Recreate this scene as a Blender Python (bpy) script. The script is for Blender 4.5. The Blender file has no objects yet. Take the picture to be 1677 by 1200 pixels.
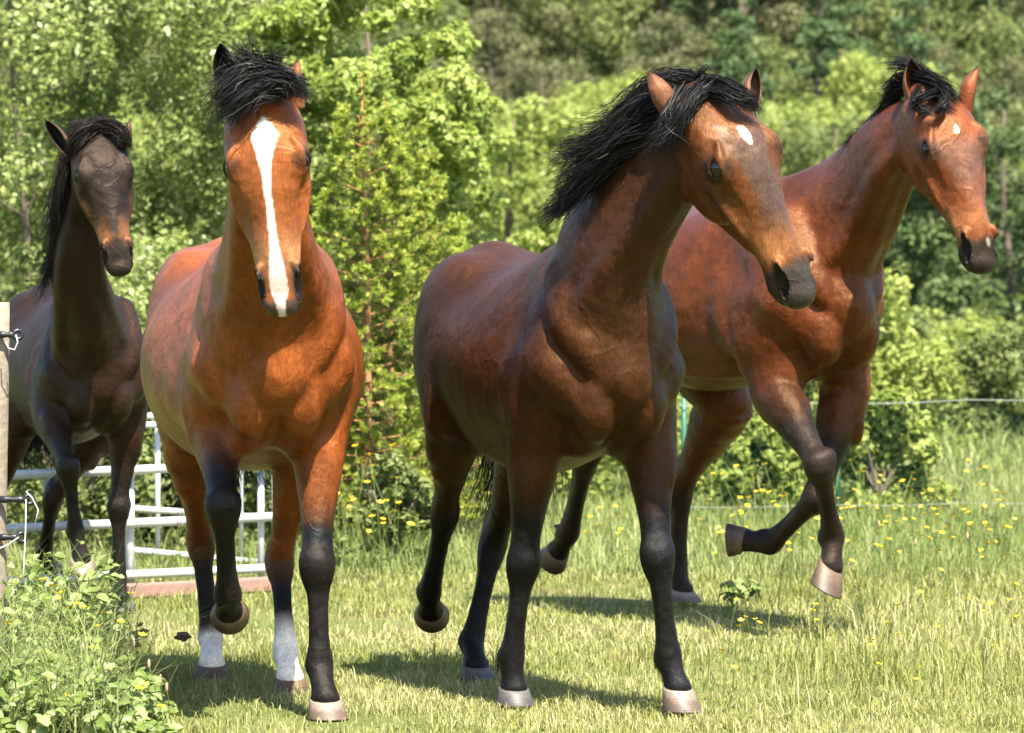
import bpy, math, random
import numpy as np
from mathutils import Vector, Matrix
random.seed(7)
rng = np.random.default_rng(11)
R = math.radians
scene = bpy.context.scene
COL = scene.collection

# ------------------------------------------------------------------ camera, sky, sun
CAM_H = 1.35
F_PX = 6760.0                       # focal length in pixels of the 1677 px wide photograph
cam_d = bpy.data.cameras.new('camera')
cam = bpy.data.objects.new('camera', cam_d)
COL.objects.link(cam)
scene.camera = cam
cam_d.sensor_width = 36.0
cam_d.lens = F_PX / 1677.0 * 36.0
cam_d.clip_start = 0.5
cam_d.clip_end = 1000.0
cam.location = (0, 0, CAM_H)
cam.rotation_euler = (R(90) - math.atan(120.0 / F_PX), 0, 0)
cam_d.dof.use_dof = True
cam_d.dof.focus_distance = 13.2
cam_d.dof.aperture_fstop = 7.5

SUN_DIR = Vector((-0.24, 0.55, -1.0)).normalized()      # direction the light travels
world = bpy.data.worlds.new('World')
scene.world = world
world.use_nodes = True
wn = world.node_tree
bgn = wn.nodes.get('Background') or wn.nodes.new('ShaderNodeBackground')
sky = wn.nodes.new('ShaderNodeTexSky')
sky.sky_type = 'NISHITA'
sky.sun_disc = False
sky.sun_elevation = math.asin(-SUN_DIR.z)
sky.sun_rotation = math.atan2(-SUN_DIR.x, -SUN_DIR.y)
wn.links.new(sky.outputs[0], bgn.inputs[0])
bgn.inputs[1].default_value = 0.10
sun_d = bpy.data.lights.new('sun', 'SUN')
sun_d.energy = 5.0
sun_d.angle = R(0.6)
sun_d.color = (1.0, 0.93, 0.79)
sun = bpy.data.objects.new('sun', sun_d)
COL.objects.link(sun)
sun.location = (4, 2, 12)
sun.rotation_euler = SUN_DIR.to_track_quat('-Z', 'Y').to_euler()
scene.view_settings.view_transform = 'Standard'
scene.view_settings.look = 'None'
scene.view_settings.exposure = 1.90
scene.view_settings.gamma = 1.0

# ------------------------------------------------------------------ small helpers
def at(u, v, d):
    """a point seen at pixel (u, v) of the photograph, d metres in front of the camera"""
    return np.array([(u - 838.5) * d / F_PX, d, CAM_H - (v - 480.0) * d / F_PX])

def tag(o, label=None, cat=None, group=None, kind=None):
    if label: o['label'] = label
    if cat: o['category'] = cat
    if group: o['group'] = group
    if kind: o['kind'] = kind
    return o

def empty(name, loc, label=None, cat=None, group=None):
    o = bpy.data.objects.new(name, None)
    o.empty_display_size = 0.2
    o.location = loc
    COL.objects.link(o)
    return tag(o, label, cat, group)

def new_mesh(name, verts, faces, mat=None, smooth=True, cols=None, uni=None):
    """mesh from numpy arrays; faces: (n,k) int array of equal k (or a list of such arrays)"""
    me = bpy.data.meshes.new(name)
    verts = np.asarray(verts, dtype=np.float32)
    fl = faces if isinstance(faces, list) else [faces]
    fl = [np.asarray(f, dtype=np.int32) for f in fl if len(f)]
    loops = np.concatenate([f.ravel() for f in fl])
    sizes = np.concatenate([np.full(len(f), f.shape[1], dtype=np.int32) for f in fl])
    starts = np.concatenate([[0], np.cumsum(sizes)[:-1]]).astype(np.int32)
    me.vertices.add(len(verts)); me.vertices.foreach_set('co', verts.ravel())
    me.loops.add(len(loops)); me.loops.foreach_set('vertex_index', loops)
    me.polygons.add(len(sizes)); me.polygons.foreach_set('loop_start', starts)
    me.polygons.foreach_set('loop_total', sizes)
    me.update(calc_edges=True)
    if smooth: me.polygons.foreach_set('use_smooth', np.ones(len(sizes), dtype=bool))
    if cols is not None:
        a = me.color_attributes.new('coat', 'FLOAT_COLOR', 'POINT')
        c4 = np.ones((len(verts), 4), dtype=np.float32); c4[:, :3] = cols
        a.data.foreach_set('color', c4.ravel())
    if uni is not None:
        a = me.attributes.new('vary', 'FLOAT', 'POINT')
        a.data.foreach_set('value', np.asarray(uni, dtype=np.float32))
    if mat: me.materials.append(mat)
    return me

def link(name, me, parent=None, loc=None):
    o = bpy.data.objects.new(name, me)
    COL.objects.link(o)
    if parent is not None: o.parent = parent
    if loc is not None: o.location = loc
    return o

# ------------------------------------------------------------------ materials
def mat_new(name):
    m = bpy.data.materials.new(name); m.use_nodes = True
    nt = m.node_tree
    return m, nt, nt.nodes['Principled BSDF']

def N(nt, typ, **kw):
    n = nt.nodes.new(typ)
    for k, v in kw.items():
        if k.startswith('_'): setattr(n, k[1:], v)
        else: n.inputs[k.replace('~', ' ')].default_value = v
    return n

def L(nt, a, b): nt.links.new(a, b)

def plain(name, col, rough=0.6, metal=0.0, noise=0.15, scale=20.0, bump=0.0, spec=0.5):
    m, nt, p = mat_new(name)
    tc = N(nt, 'ShaderNodeTexCoord')
    nz = N(nt, 'ShaderNodeTexNoise', Scale=scale, Detail=5.0)
    L(nt, tc.outputs['Object'], nz.inputs['Vector'])
    mx = N(nt, 'ShaderNodeMix', _data_type='RGBA')
    mx.inputs[6].default_value = (*[c * (1 - noise) for c in col], 1)
    mx.inputs[7].default_value = (*[min(1, c * (1 + noise)) for c in col], 1)
    L(nt, nz.outputs['Fac'], mx.inputs[0])
    L(nt, mx.outputs[2], p.inputs['Base Color'])
    p.inputs['Roughness'].default_value = rough
    p.inputs['Metallic'].default_value = metal
    p.inputs['Specular IOR Level'].default_value = spec
    if bump:
        b = N(nt, 'ShaderNodeBump', Strength=bump, Distance=0.004)
        L(nt, nz.outputs['Fac'], b.inputs['Height']); L(nt, b.outputs[0], p.inputs['Normal'])
    return m

def coat_material():
    m, nt, p = mat_new('horse_coat')
    at_ = N(nt, 'ShaderNodeVertexColor'); at_.layer_name = 'coat'
    tc = N(nt, 'ShaderNodeTexCoord')
    def rng_(src, lo, hi, a=.3, b=.7):
        r = N(nt, 'ShaderNodeMapRange'); r.inputs['From Min'].default_value = a; r.inputs['From Max'].default_value = b
        r.inputs['To Min'].default_value = lo; r.inputs['To Max'].default_value = hi; L(nt, src, r.inputs['Value']); return r.outputs[0]
    warp = N(nt, 'ShaderNodeTexNoise', Scale=5.0, Detail=2.0); L(nt, tc.outputs['Object'], warp.inputs['Vector'])
    wv = N(nt, 'ShaderNodeMix', _data_type='VECTOR'); wv.inputs[0].default_value = .06
    L(nt, tc.outputs['Object'], wv.inputs[4]); L(nt, warp.outputs['Color'], wv.inputs[5])
    mp = N(nt, 'ShaderNodeMapping'); mp.inputs['Scale'].default_value = (1, 1, 0.16)
    L(nt, wv.outputs[1], mp.inputs['Vector'])
    n1 = N(nt, 'ShaderNodeTexNoise', Scale=300.0, Detail=4.0, Roughness=.7); L(nt, mp.outputs[0], n1.inputs['Vector'])       # lie of the hair
    mp2 = N(nt, 'ShaderNodeMapping'); mp2.inputs['Scale'].default_value = (1, 1, 0.45); L(nt, wv.outputs[1], mp2.inputs['Vector'])
    n2 = N(nt, 'ShaderNodeTexNoise', Scale=34.0, Detail=7.0, Roughness=0.68); L(nt, mp2.outputs[0], n2.inputs['Vector'])      # tufts and dust
    n3 = N(nt, 'ShaderNodeTexNoise', Scale=5.5, Detail=3.0, Roughness=.5); L(nt, tc.outputs['Object'], n3.inputs['Vector'])
    mm = N(nt, 'ShaderNodeMath', _operation='MULTIPLY'); L(nt, rng_(n2.outputs['Fac'], .74, 1.30), mm.inputs[0]); L(nt, rng_(n3.outputs['Fac'], .72, 1.28), mm.inputs[1])
    m2 = N(nt, 'ShaderNodeMath', _operation='MULTIPLY'); L(nt, mm.outputs[0], m2.inputs[0]); L(nt, rng_(n1.outputs['Fac'], .62, 1.40), m2.inputs[1])
    sc_ = N(nt, 'ShaderNodeVectorMath', _operation='SCALE'); L(nt, at_.outputs['Color'], sc_.inputs[0]); L(nt, m2.outputs[0], sc_.inputs['Scale'])
    L(nt, sc_.outputs[0], p.inputs['Base Color'])
    # veins: thin ridges where a warped noise crosses its middle value
    n4 = N(nt, 'ShaderNodeTexNoise', Scale=6.5, Detail=1.5, Roughness=.4, Distortion=.9); L(nt, tc.outputs['Object'], n4.inputs['Vector'])
    s1 = N(nt, 'ShaderNodeMath', _operation='SUBTRACT'); s1.inputs[1].default_value = .5; L(nt, n4.outputs['Fac'], s1.inputs[0])
    s2 = N(nt, 'ShaderNodeMath', _operation='ABSOLUTE'); L(nt, s1.outputs[0], s2.inputs[0])
    vein = rng_(s2.outputs[0], 1.0, 0.0, 0.0, .032)
    msk = rng_(n3.outputs['Fac'], 0.0, 1.0, .42, .58)
    vm = N(nt, 'ShaderNodeMath', _operation='MULTIPLY'); L(nt, vein, vm.inputs[0]); L(nt, msk, vm.inputs[1])
    bw = N(nt, 'ShaderNodeRGBToBW'); L(nt, at_.outputs['Color'], bw.inputs[0])
    L(nt, rng_(bw.outputs[0], .48, .34, .006, .03), p.inputs['Roughness'])
    L(nt, rng_(bw.outputs[0], .18, .30, .0045, .02), p.inputs['Specular IOR Level'])
    tn = N(nt, 'ShaderNodeMix', _data_type='RGBA'); L(nt, rng_(bw.outputs[0], 0.0, 1.0, .0045, .012), tn.inputs[0])
    tn.inputs[6].default_value = (.80, .82, .88, 1); tn.inputs[7].default_value = (1.0, .66, .38, 1)      # black hair shines grey, bay hair warm
    L(nt, tn.outputs[2], p.inputs['Specular Tint'])
    b = N(nt, 'ShaderNodeBump', Strength=0.45, Distance=0.0035); L(nt, n1.outputs['Fac'], b.inputs['Height'])
    b2 = N(nt, 'ShaderNodeBump', Strength=0.45, Distance=0.010); L(nt, n2.outputs['Fac'], b2.inputs['Height']); L(nt, b.outputs[0], b2.inputs['Normal'])
    b3 = N(nt, 'ShaderNodeBump', Strength=0.38, Distance=0.0035); L(nt, vm.outputs[0], b3.inputs['Height']); L(nt, b2.outputs[0], b3.inputs['Normal'])
    b4 = N(nt, 'ShaderNodeBump', Strength=0.55, Distance=0.05); L(nt, n3.outputs['Fac'], b4.inputs['Height']); L(nt, b3.outputs[0], b4.inputs['Normal'])
    L(nt, b4.outputs[0], p.inputs['Normal'])
    return m

def hair_material(name, col):
    m, nt, p = mat_new(name)
    at_ = N(nt, 'ShaderNodeAttribute'); at_.attribute_name = 'vary'
    cr = N(nt, 'ShaderNodeMix', _data_type='RGBA')
    cr.inputs[6].default_value = (*[c * .5 for c in col], 1); cr.inputs[7].default_value = (*[c * 2.2 for c in col], 1)
    L(nt, at_.outputs['Fac'], cr.inputs[0]); L(nt, cr.outputs[2], p.inputs['Base Color'])
    p.inputs['Roughness'].default_value = 0.50
    p.inputs['Specular IOR Level'].default_value = 0.16
    return m
# ------------------------------------------------------------------ sculpting: a smooth field of tapered sweeps, meshed once
class Sculpt:
    def __init__(s): s.prims = []
    def sweep(s, P, Lat, a, f, b, k=0.03, op=1, col=None, egg=None, grp=0, sub=1):
        """nodes P (n,3), lateral vectors, half width a, front f and back b radii, colour per node"""
        P = np.asarray(P, float); n = len(P)
        Lat = np.asarray(Lat, float)
        if Lat.ndim == 1: Lat = np.repeat(Lat[None], n, 0)
        a = np.broadcast_to(np.asarray(a, float), (n,)).copy(); f = np.broadcast_to(np.asarray(f, float), (n,)).copy()
        b = np.broadcast_to(np.asarray(b, float), (n,)).copy()
        e = np.broadcast_to(np.asarray(0.0 if egg is None else egg, float), (n,)).copy()
        c = np.broadcast_to(np.asarray((.2, .1, .05) if col is None else col, float), (n, 3)).copy()
        if sub > 1:                                     # Catmull-Rom through the nodes
            t = np.linspace(0, n - 1, (n - 1) * sub + 1)
            i = np.minimum(t.astype(int), n - 2); w = (t - i)
            def cr(A):
                A = A if A.ndim > 1 else A[:, None]
                A0 = A[np.maximum(i - 1, 0)]; A1 = A[i]; A2 = A[i + 1]; A3 = A[np.minimum(i + 2, n - 1)]; x = w[:, None]
                return .5 * (2 * A1 + (A2 - A0) * x + (2 * A0 - 5 * A1 + 4 * A2 - A3) * x * x + (3 * A1 - A0 - 3 * A2 + A3) * x ** 3)
            P, Lat = cr(P), cr(Lat); a, f, b, e = [cr(q)[:, 0] for q in (a, f, b, e)]
            c = np.maximum(cr(c), 0.004)
        T = np.gradient(P, axis=0); T /= np.linalg.norm(T, axis=1)[:, None]
        LV = Lat - T * (Lat * T).sum(1)[:, None]; LV /= np.linalg.norm(LV, axis=1)[:, None]
        s.prims.append(dict(P=P, L=Lat, a=a, f=f, b=b, e=e, k=k, op=op, c=c, g=grp, TV=T, LV=LV, BV=np.cross(T, LV)))
    def loft(s, O, ax, xs, zc, a, f, b, e, k=0.03, col=None, grp=0):
        """sections across a straight axis, read from smooth tables"""
        n = len(xs); t = np.linspace(0, n - 1, (n - 1) * 16 + 1); i = np.minimum(t.astype(int), n - 2); w = t - i
        def cr(A):
            A = np.asarray(A, float); A0 = A[np.maximum(i - 1, 0)]; A1 = A[i]; A2 = A[i + 1]; A3 = A[np.minimum(i + 2, n - 1)]
            return (.5 * (2 * A1 + (A2 - A0) * w + (2 * A0 - 5 * A1 + 4 * A2 - A3) * w * w + (3 * A1 - A0 - 3 * A2 + A3) * w ** 3)).astype(np.float32)
        tb = [cr(q) for q in (xs, zc, a, f, b, e)]
        ax = np.asarray(ax, float); O = np.asarray(O, float)
        cor = np.array([O + x * ax[0] + y * ax[1] + z * ax[2] for x in (min(xs) - .05, max(xs) + .05) for y in (-max(a), max(a)) for z in (float((tb[1] - tb[4]).min()), float((tb[1] + tb[3]).max()))])
        s.prims.append(dict(loft=True, O=O, ax=ax, tb=tb, lo=cor.min(0), hi=cor.max(0), k=k, op=1, c=np.asarray(col, float)[None], g=grp, P=cor[:2]))
    def ball(s, C, R3, ax, k=0.03, op=1, col=None, grp=0):
        """ellipsoid: centre, radii along the rows of ax"""
        C = np.asarray(C, float)
        ax = np.asarray(ax, float)
        h = ax[0] * 1e-3
        s.prims.append(dict(ell=True, C=C, R=np.asarray(R3, float), ax=ax, k=k, op=op,
                            c=np.asarray((.2, .1, .05) if col is None else col, float)[None], g=grp,
                            P=np.array([C - h, C + h])))
    def segs(s, p, pad):
        if 'loft' in p: return [(p['lo'] - pad, p['hi'] + pad)]
        if 'ell' in p:
            ext = np.sqrt(((p['ax'] * p['R'][:, None]) ** 2).sum(0)) + pad
            return [(p['C'] - ext, p['C'] + ext)]
        out = []
        m = np.maximum(np.maximum(p['a'], p['f']), p['b'])
        for i in range(len(p['P']) - 1):
            r = max(m[i], m[i + 1]) + pad
            out.append((np.minimum(p['P'][i], p['P'][i + 1]) - r, np.maximum(p['P'][i], p['P'][i + 1]) + r))
        return out
    def dist(s, p, i, X, want_t=False):
        if 'ell' in p:
            q = (X - p['C']) @ p['ax'].T
            k0 = np.sqrt(((q / p['R']) ** 2).sum(-1)); k1 = np.sqrt(((q / p['R'] ** 2) ** 2).sum(-1)) + 1e-9
            return k0 * (k0 - 1) / k1, 0.0, (X * 0).sum(-1)
        f4 = X.dtype.type
        if 'loft' in p:
            q = (X - p['O'].astype(X.dtype)) @ p['ax'].T.astype(X.dtype)
            xs, zc, a, f, b, e = p['tb']
            x = np.clip(q[..., 0], xs[0], xs[-1]); w2 = (q[..., 0] - x) ** 2
            pos = (x - xs[0]) / (xs[-1] - xs[0])
            idx = np.interp(x, xs, np.arange(len(xs)))
            i0 = np.minimum(idx.astype(np.int32), len(xs) - 2); fr = (idx - i0).astype(X.dtype)
            g = lambda z: z[i0] + (z[i0 + 1] - z[i0]) * fr
            v = q[..., 2] - g(zc); a = g(a); bb = np.where(v > 0, g(f), g(b)); u = q[..., 1] * (1 + g(e) * np.clip(v / bb, -.6, 1))
            wr = np.minimum(a, bb); a2 = u * u / (a * a); b2 = v * v / (bb * bb); c2 = w2 / (wr * wr)
            k0 = np.sqrt(a2 + b2 + c2); k1 = np.sqrt(a2 / (a * a) + b2 / (bb * bb) + c2 / (wr * wr)) + f4(1e-6)
            return (k0 * (k0 - 1) / k1).astype(X.dtype), 0.0, w2
        A, B = p['P'][i].astype(X.dtype), p['P'][i + 1].astype(X.dtype); d = B - A; l2 = d @ d
        t0 = ((X - A) @ d) / l2
        t = np.clip(t0, 0, 1)
        lp = lambda z: z[i].astype(X.dtype) + t[..., None] * (z[i + 1] - z[i]).astype(X.dtype)
        q = X - A - t[..., None] * d
        u = (q * lp(p['LV'])).sum(-1); v = (q * lp(p['BV'])).sum(-1)
        w2 = np.zeros_like(u)
        w2 = np.where(t0 < 0, (q @ p['TV'][i].astype(X.dtype)) ** 2, np.where(t0 > 1, (q @ p['TV'][i + 1].astype(X.dtype)) ** 2, w2))
        lerp = lambda z: f4(z[i]) + f4(z[i + 1] - z[i]) * t
        a = lerp(p['a']); bb = np.where(v > 0, lerp(p['f']), lerp(p['b'])); e = lerp(p['e'])
        u = u * (1 + e * np.clip(v / bb, -.6, 1))
        wr = np.minimum(a, bb)
        a2 = u * u / (a * a); b2 = v * v / (bb * bb); c2 = w2 / (wr * wr)
        k0 = np.sqrt(a2 + b2 + c2); k1 = np.sqrt(a2 / (a * a) + b2 / (bb * bb) + c2 / (wr * wr)) + f4(1e-6)
        return k0 * (k0 - 1) / k1, t, (q * q).sum(-1)
    @staticmethod
    def comb(res, d, k, op):
        if op > 0:
            h = np.maximum(k - np.abs(res - d), 0) / k
            return np.minimum(res, d) - h * h * k * .25
        d = -d
        h = np.maximum(k - np.abs(res - d), 0) / k
        return np.maximum(res, d) + h * h * k * .25
    def field(s, O, off, size, pad):
        """values at block origins O (nb,3) + offsets off (m,3)"""
        nb, m = len(O), len(off)
        res = np.full((nb, m), .3, dtype=np.float32)
        tmp = np.full((nb, m), .3, dtype=np.float32); axd = np.full((nb, m), 99, dtype=np.float32)
        off = off.astype(np.float32); Of = O.astype(np.float32)
        for p in s.prims:
            hit = np.zeros(nb, bool)
            for i, (lo, hi) in enumerate(s.segs(p, pad + p['k'])):
                ix = np.nonzero(((O <= hi) & (O + size >= lo)).all(1))[0]
                if not len(ix): continue
                X = Of[ix][:, None, :] + off[None]
                d, _, ad = s.dist(p, i, X)
                if not (hit[ix]).any(): tmp[ix] = d; axd[ix] = ad
                else:
                    bt = ad < axd[ix]; tmp[ix] = np.where(bt, d, tmp[ix]); axd[ix] = np.where(bt, ad, axd[ix])
                hit[ix] = True
            ix = np.nonzero(hit)[0]
            if len(ix):
                res[ix] = s.comb(res[ix], tmp[ix], np.float32(p['k']), p['op'])
                tmp[ix] = .3; axd[ix] = 99
        return res
    def mesh(s, h=0.006):
        los, his = [], []
        for p in s.prims:
            if p['op'] < 0: continue
            for lo, hi in s.segs(p, .02): los.append(lo); his.append(hi)
        lo = np.min(los, 0); hi = np.max(his, 0)
        nbk = np.ceil((hi - lo) / (8 * h)).astype(int) + 1
        g = np.stack(np.meshgrid(*[np.arange(n) for n in nbk], indexing='ij'), -1).reshape(-1, 3)
        O = lo + g * 8 * h
        cen = s.field(O + 4 * h, np.zeros((1, 3)), 0.0, .10)[:, 0]
        act = np.abs(cen) < .062
        F = np.empty(tuple(nbk * 8), dtype=np.float32)
        Fb = F.reshape(nbk[0], 8, nbk[1], 8, nbk[2], 8)
        Fb[...] = np.where(cen < 0, -.3, .3).reshape(nbk)[:, None, :, None, :, None]
        o = np.stack(np.meshgrid(*[np.arange(8)] * 3, indexing='ij'), -1).reshape(-1, 3) * h
        ia = np.nonzero(act)[0]
        val = s.field(O[ia], o, 7 * h, 3 * h).reshape(-1, 8, 8, 8)
        gi = g[ia]
        Fb[gi[:, 0], :, gi[:, 1], :, gi[:, 2], :] = val
        ins = F < 0
        cnt = np.zeros(tuple(np.array(F.shape) - 1), dtype=np.int8)
        sl = [slice(0, -1), slice(1, None)]
        for a_ in (0, 1):
            for b_ in (0, 1):
                for c_ in (0, 1): cnt += ins[sl[a_], sl[b_], sl[c_]]
        cell = np.argwhere((cnt > 0) & (cnt < 8))
        idm = np.full(cnt.shape, -1, dtype=np.int32); idm[tuple(cell.T)] = np.arange(len(cell))
        acc = np.zeros((len(cell), 3)); num = np.zeros(len(cell))
        cor = [(x, y, z) for x in (0, 1) for y in (0, 1) for z in (0, 1)]
        for ca in cor:
            for ax in range(3):
                if ca[ax]: continue
                cb = list(ca); cb[ax] = 1
                fa = F[tuple((cell + ca).T)].astype(float); fb = F[tuple((cell + cb).T)].astype(float)
                mk = (fa < 0) != (fb < 0)
                t = np.where(mk, fa / np.where(mk, fa - fb, 1), 0)
                pt = np.repeat(np.array(ca, float)[None], len(cell), 0); pt[:, ax] = t
                acc += pt * mk[:, None]; num += mk
        V = lo + (cell + acc / num[:, None]) * h
        quads = []
        for ax in range(3):
            b_, c_ = [(1, 2), (2, 0), (0, 1)][ax]
            s0 = [slice(None)] * 3; s1 = [slice(None)] * 3
            s0[ax] = slice(0, -1); s1[ax] = slice(1, None)
            A, B = ins[tuple(s0)], ins[tuple(s1)]
            for flip in (False, True):
                e = np.argwhere((A & ~B) if not flip else (~A & B))
                e = e[(e[:, b_] > 0) & (e[:, c_] > 0)]
                q = []
                for db, dc in ((0, 0), (-1, 0), (-1, -1), (0, -1)):
                    w = e.copy(); w[:, b_] += db; w[:, c_] += dc
                    q.append(idm[tuple(w.T)])
                q = np.stack(q, 1)
                quads.append(q[:, ::-1] if flip else q)
        Q = np.concatenate(quads); Q = Q[(Q >= 0).all(1)]
        # relax, then pull back on to the surface
        nb_sum = np.zeros_like(V); nb_n = np.zeros(len(V))
        for k in range(4):
            i, j = Q[:, k], Q[:, (k + 1) % 4]
            for dim in range(3): nb_sum[:, dim] += np.bincount(i, V[j, dim], len(V)) + np.bincount(j, V[i, dim], len(V))
            nb_n += np.bincount(i, minlength=len(V)) + np.bincount(j, minlength=len(V))
        V = .5 * V + .5 * nb_sum / np.maximum(nb_n, 1)[:, None]
        G = (V - lo) / h; gi = np.clip(G.astype(int), 1, np.array(F.shape) - 3); w = G - gi
        def samp(off):
            out = 0
            for c in cor:
                wt = np.prod([w[:, d] if c[d] else 1 - w[:, d] for d in range(3)], axis=0)
                out = out + wt * F[gi[:, 0] + c[0] + off[0], gi[:, 1] + c[1] + off[1], gi[:, 2] + c[2] + off[2]]
            return out
        f0 = samp((0, 0, 0))
        gr = np.stack([samp((1, 0, 0)) - samp((-1, 0, 0)), samp((0, 1, 0)) - samp((0, -1, 0)), samp((0, 0, 1)) - samp((0, 0, -1))], 1) / (2 * h)
        g2 = (gr ** 2).sum(1) + 1e-6
        V = V - np.clip(f0 / g2, -h, h)[:, None] * gr
        return V, Q
    def colours(s, V, soft=0.012):
        W = np.zeros(len(V)); C = np.zeros((len(V), 3)); G = {}
        dark = np.zeros(len(V))
        for p in s.prims:
            best = np.full(len(V), 9.0); col = np.zeros((len(V), 3)); bax = np.full(len(V), 99.0)
            for i, (lo, hi) in enumerate(s.segs(p, .06)):
                ix = np.nonzero(((V <= hi) & (V >= lo)).all(1))[0]
                if not len(ix): continue
                d, t, ad = s.dist(p, i, V[ix])
                m = ad < bax[ix]
                c = p['c'][0][None] if ('ell' in p or 'loft' in p) else p['c'][i] + (p['c'][i + 1] - p['c'][i]) * np.asarray(t)[:, None]
                c = np.broadcast_to(c, (len(ix), 3))
                best[ix[m]] = d[m]; bax[ix[m]] = ad[m]; col[ix[m]] = c[m]
            if p['op'] < 0:
                if p['g'] == 'dark': dark = np.maximum(dark, np.clip(1 - np.abs(best) / .010, 0, 1))
                continue
            w = np.exp(-np.maximum(best, 0) / soft) * (best < 8)
            W += w; C += w[:, None] * col
            G[p['g']] = G.get(p['g'], 0) + w
        return C / np.maximum(W, 1e-9)[:, None], {k: v / np.maximum(W, 1e-9) for k, v in G.items()}, dark

def unit(v): v = np.asarray(v, float); return v / np.linalg.norm(v)
def sstep(x, a, b): t = np.clip((x - a) / (b - a), 0, 1); return t * t * (3 - 2 * t)

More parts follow.
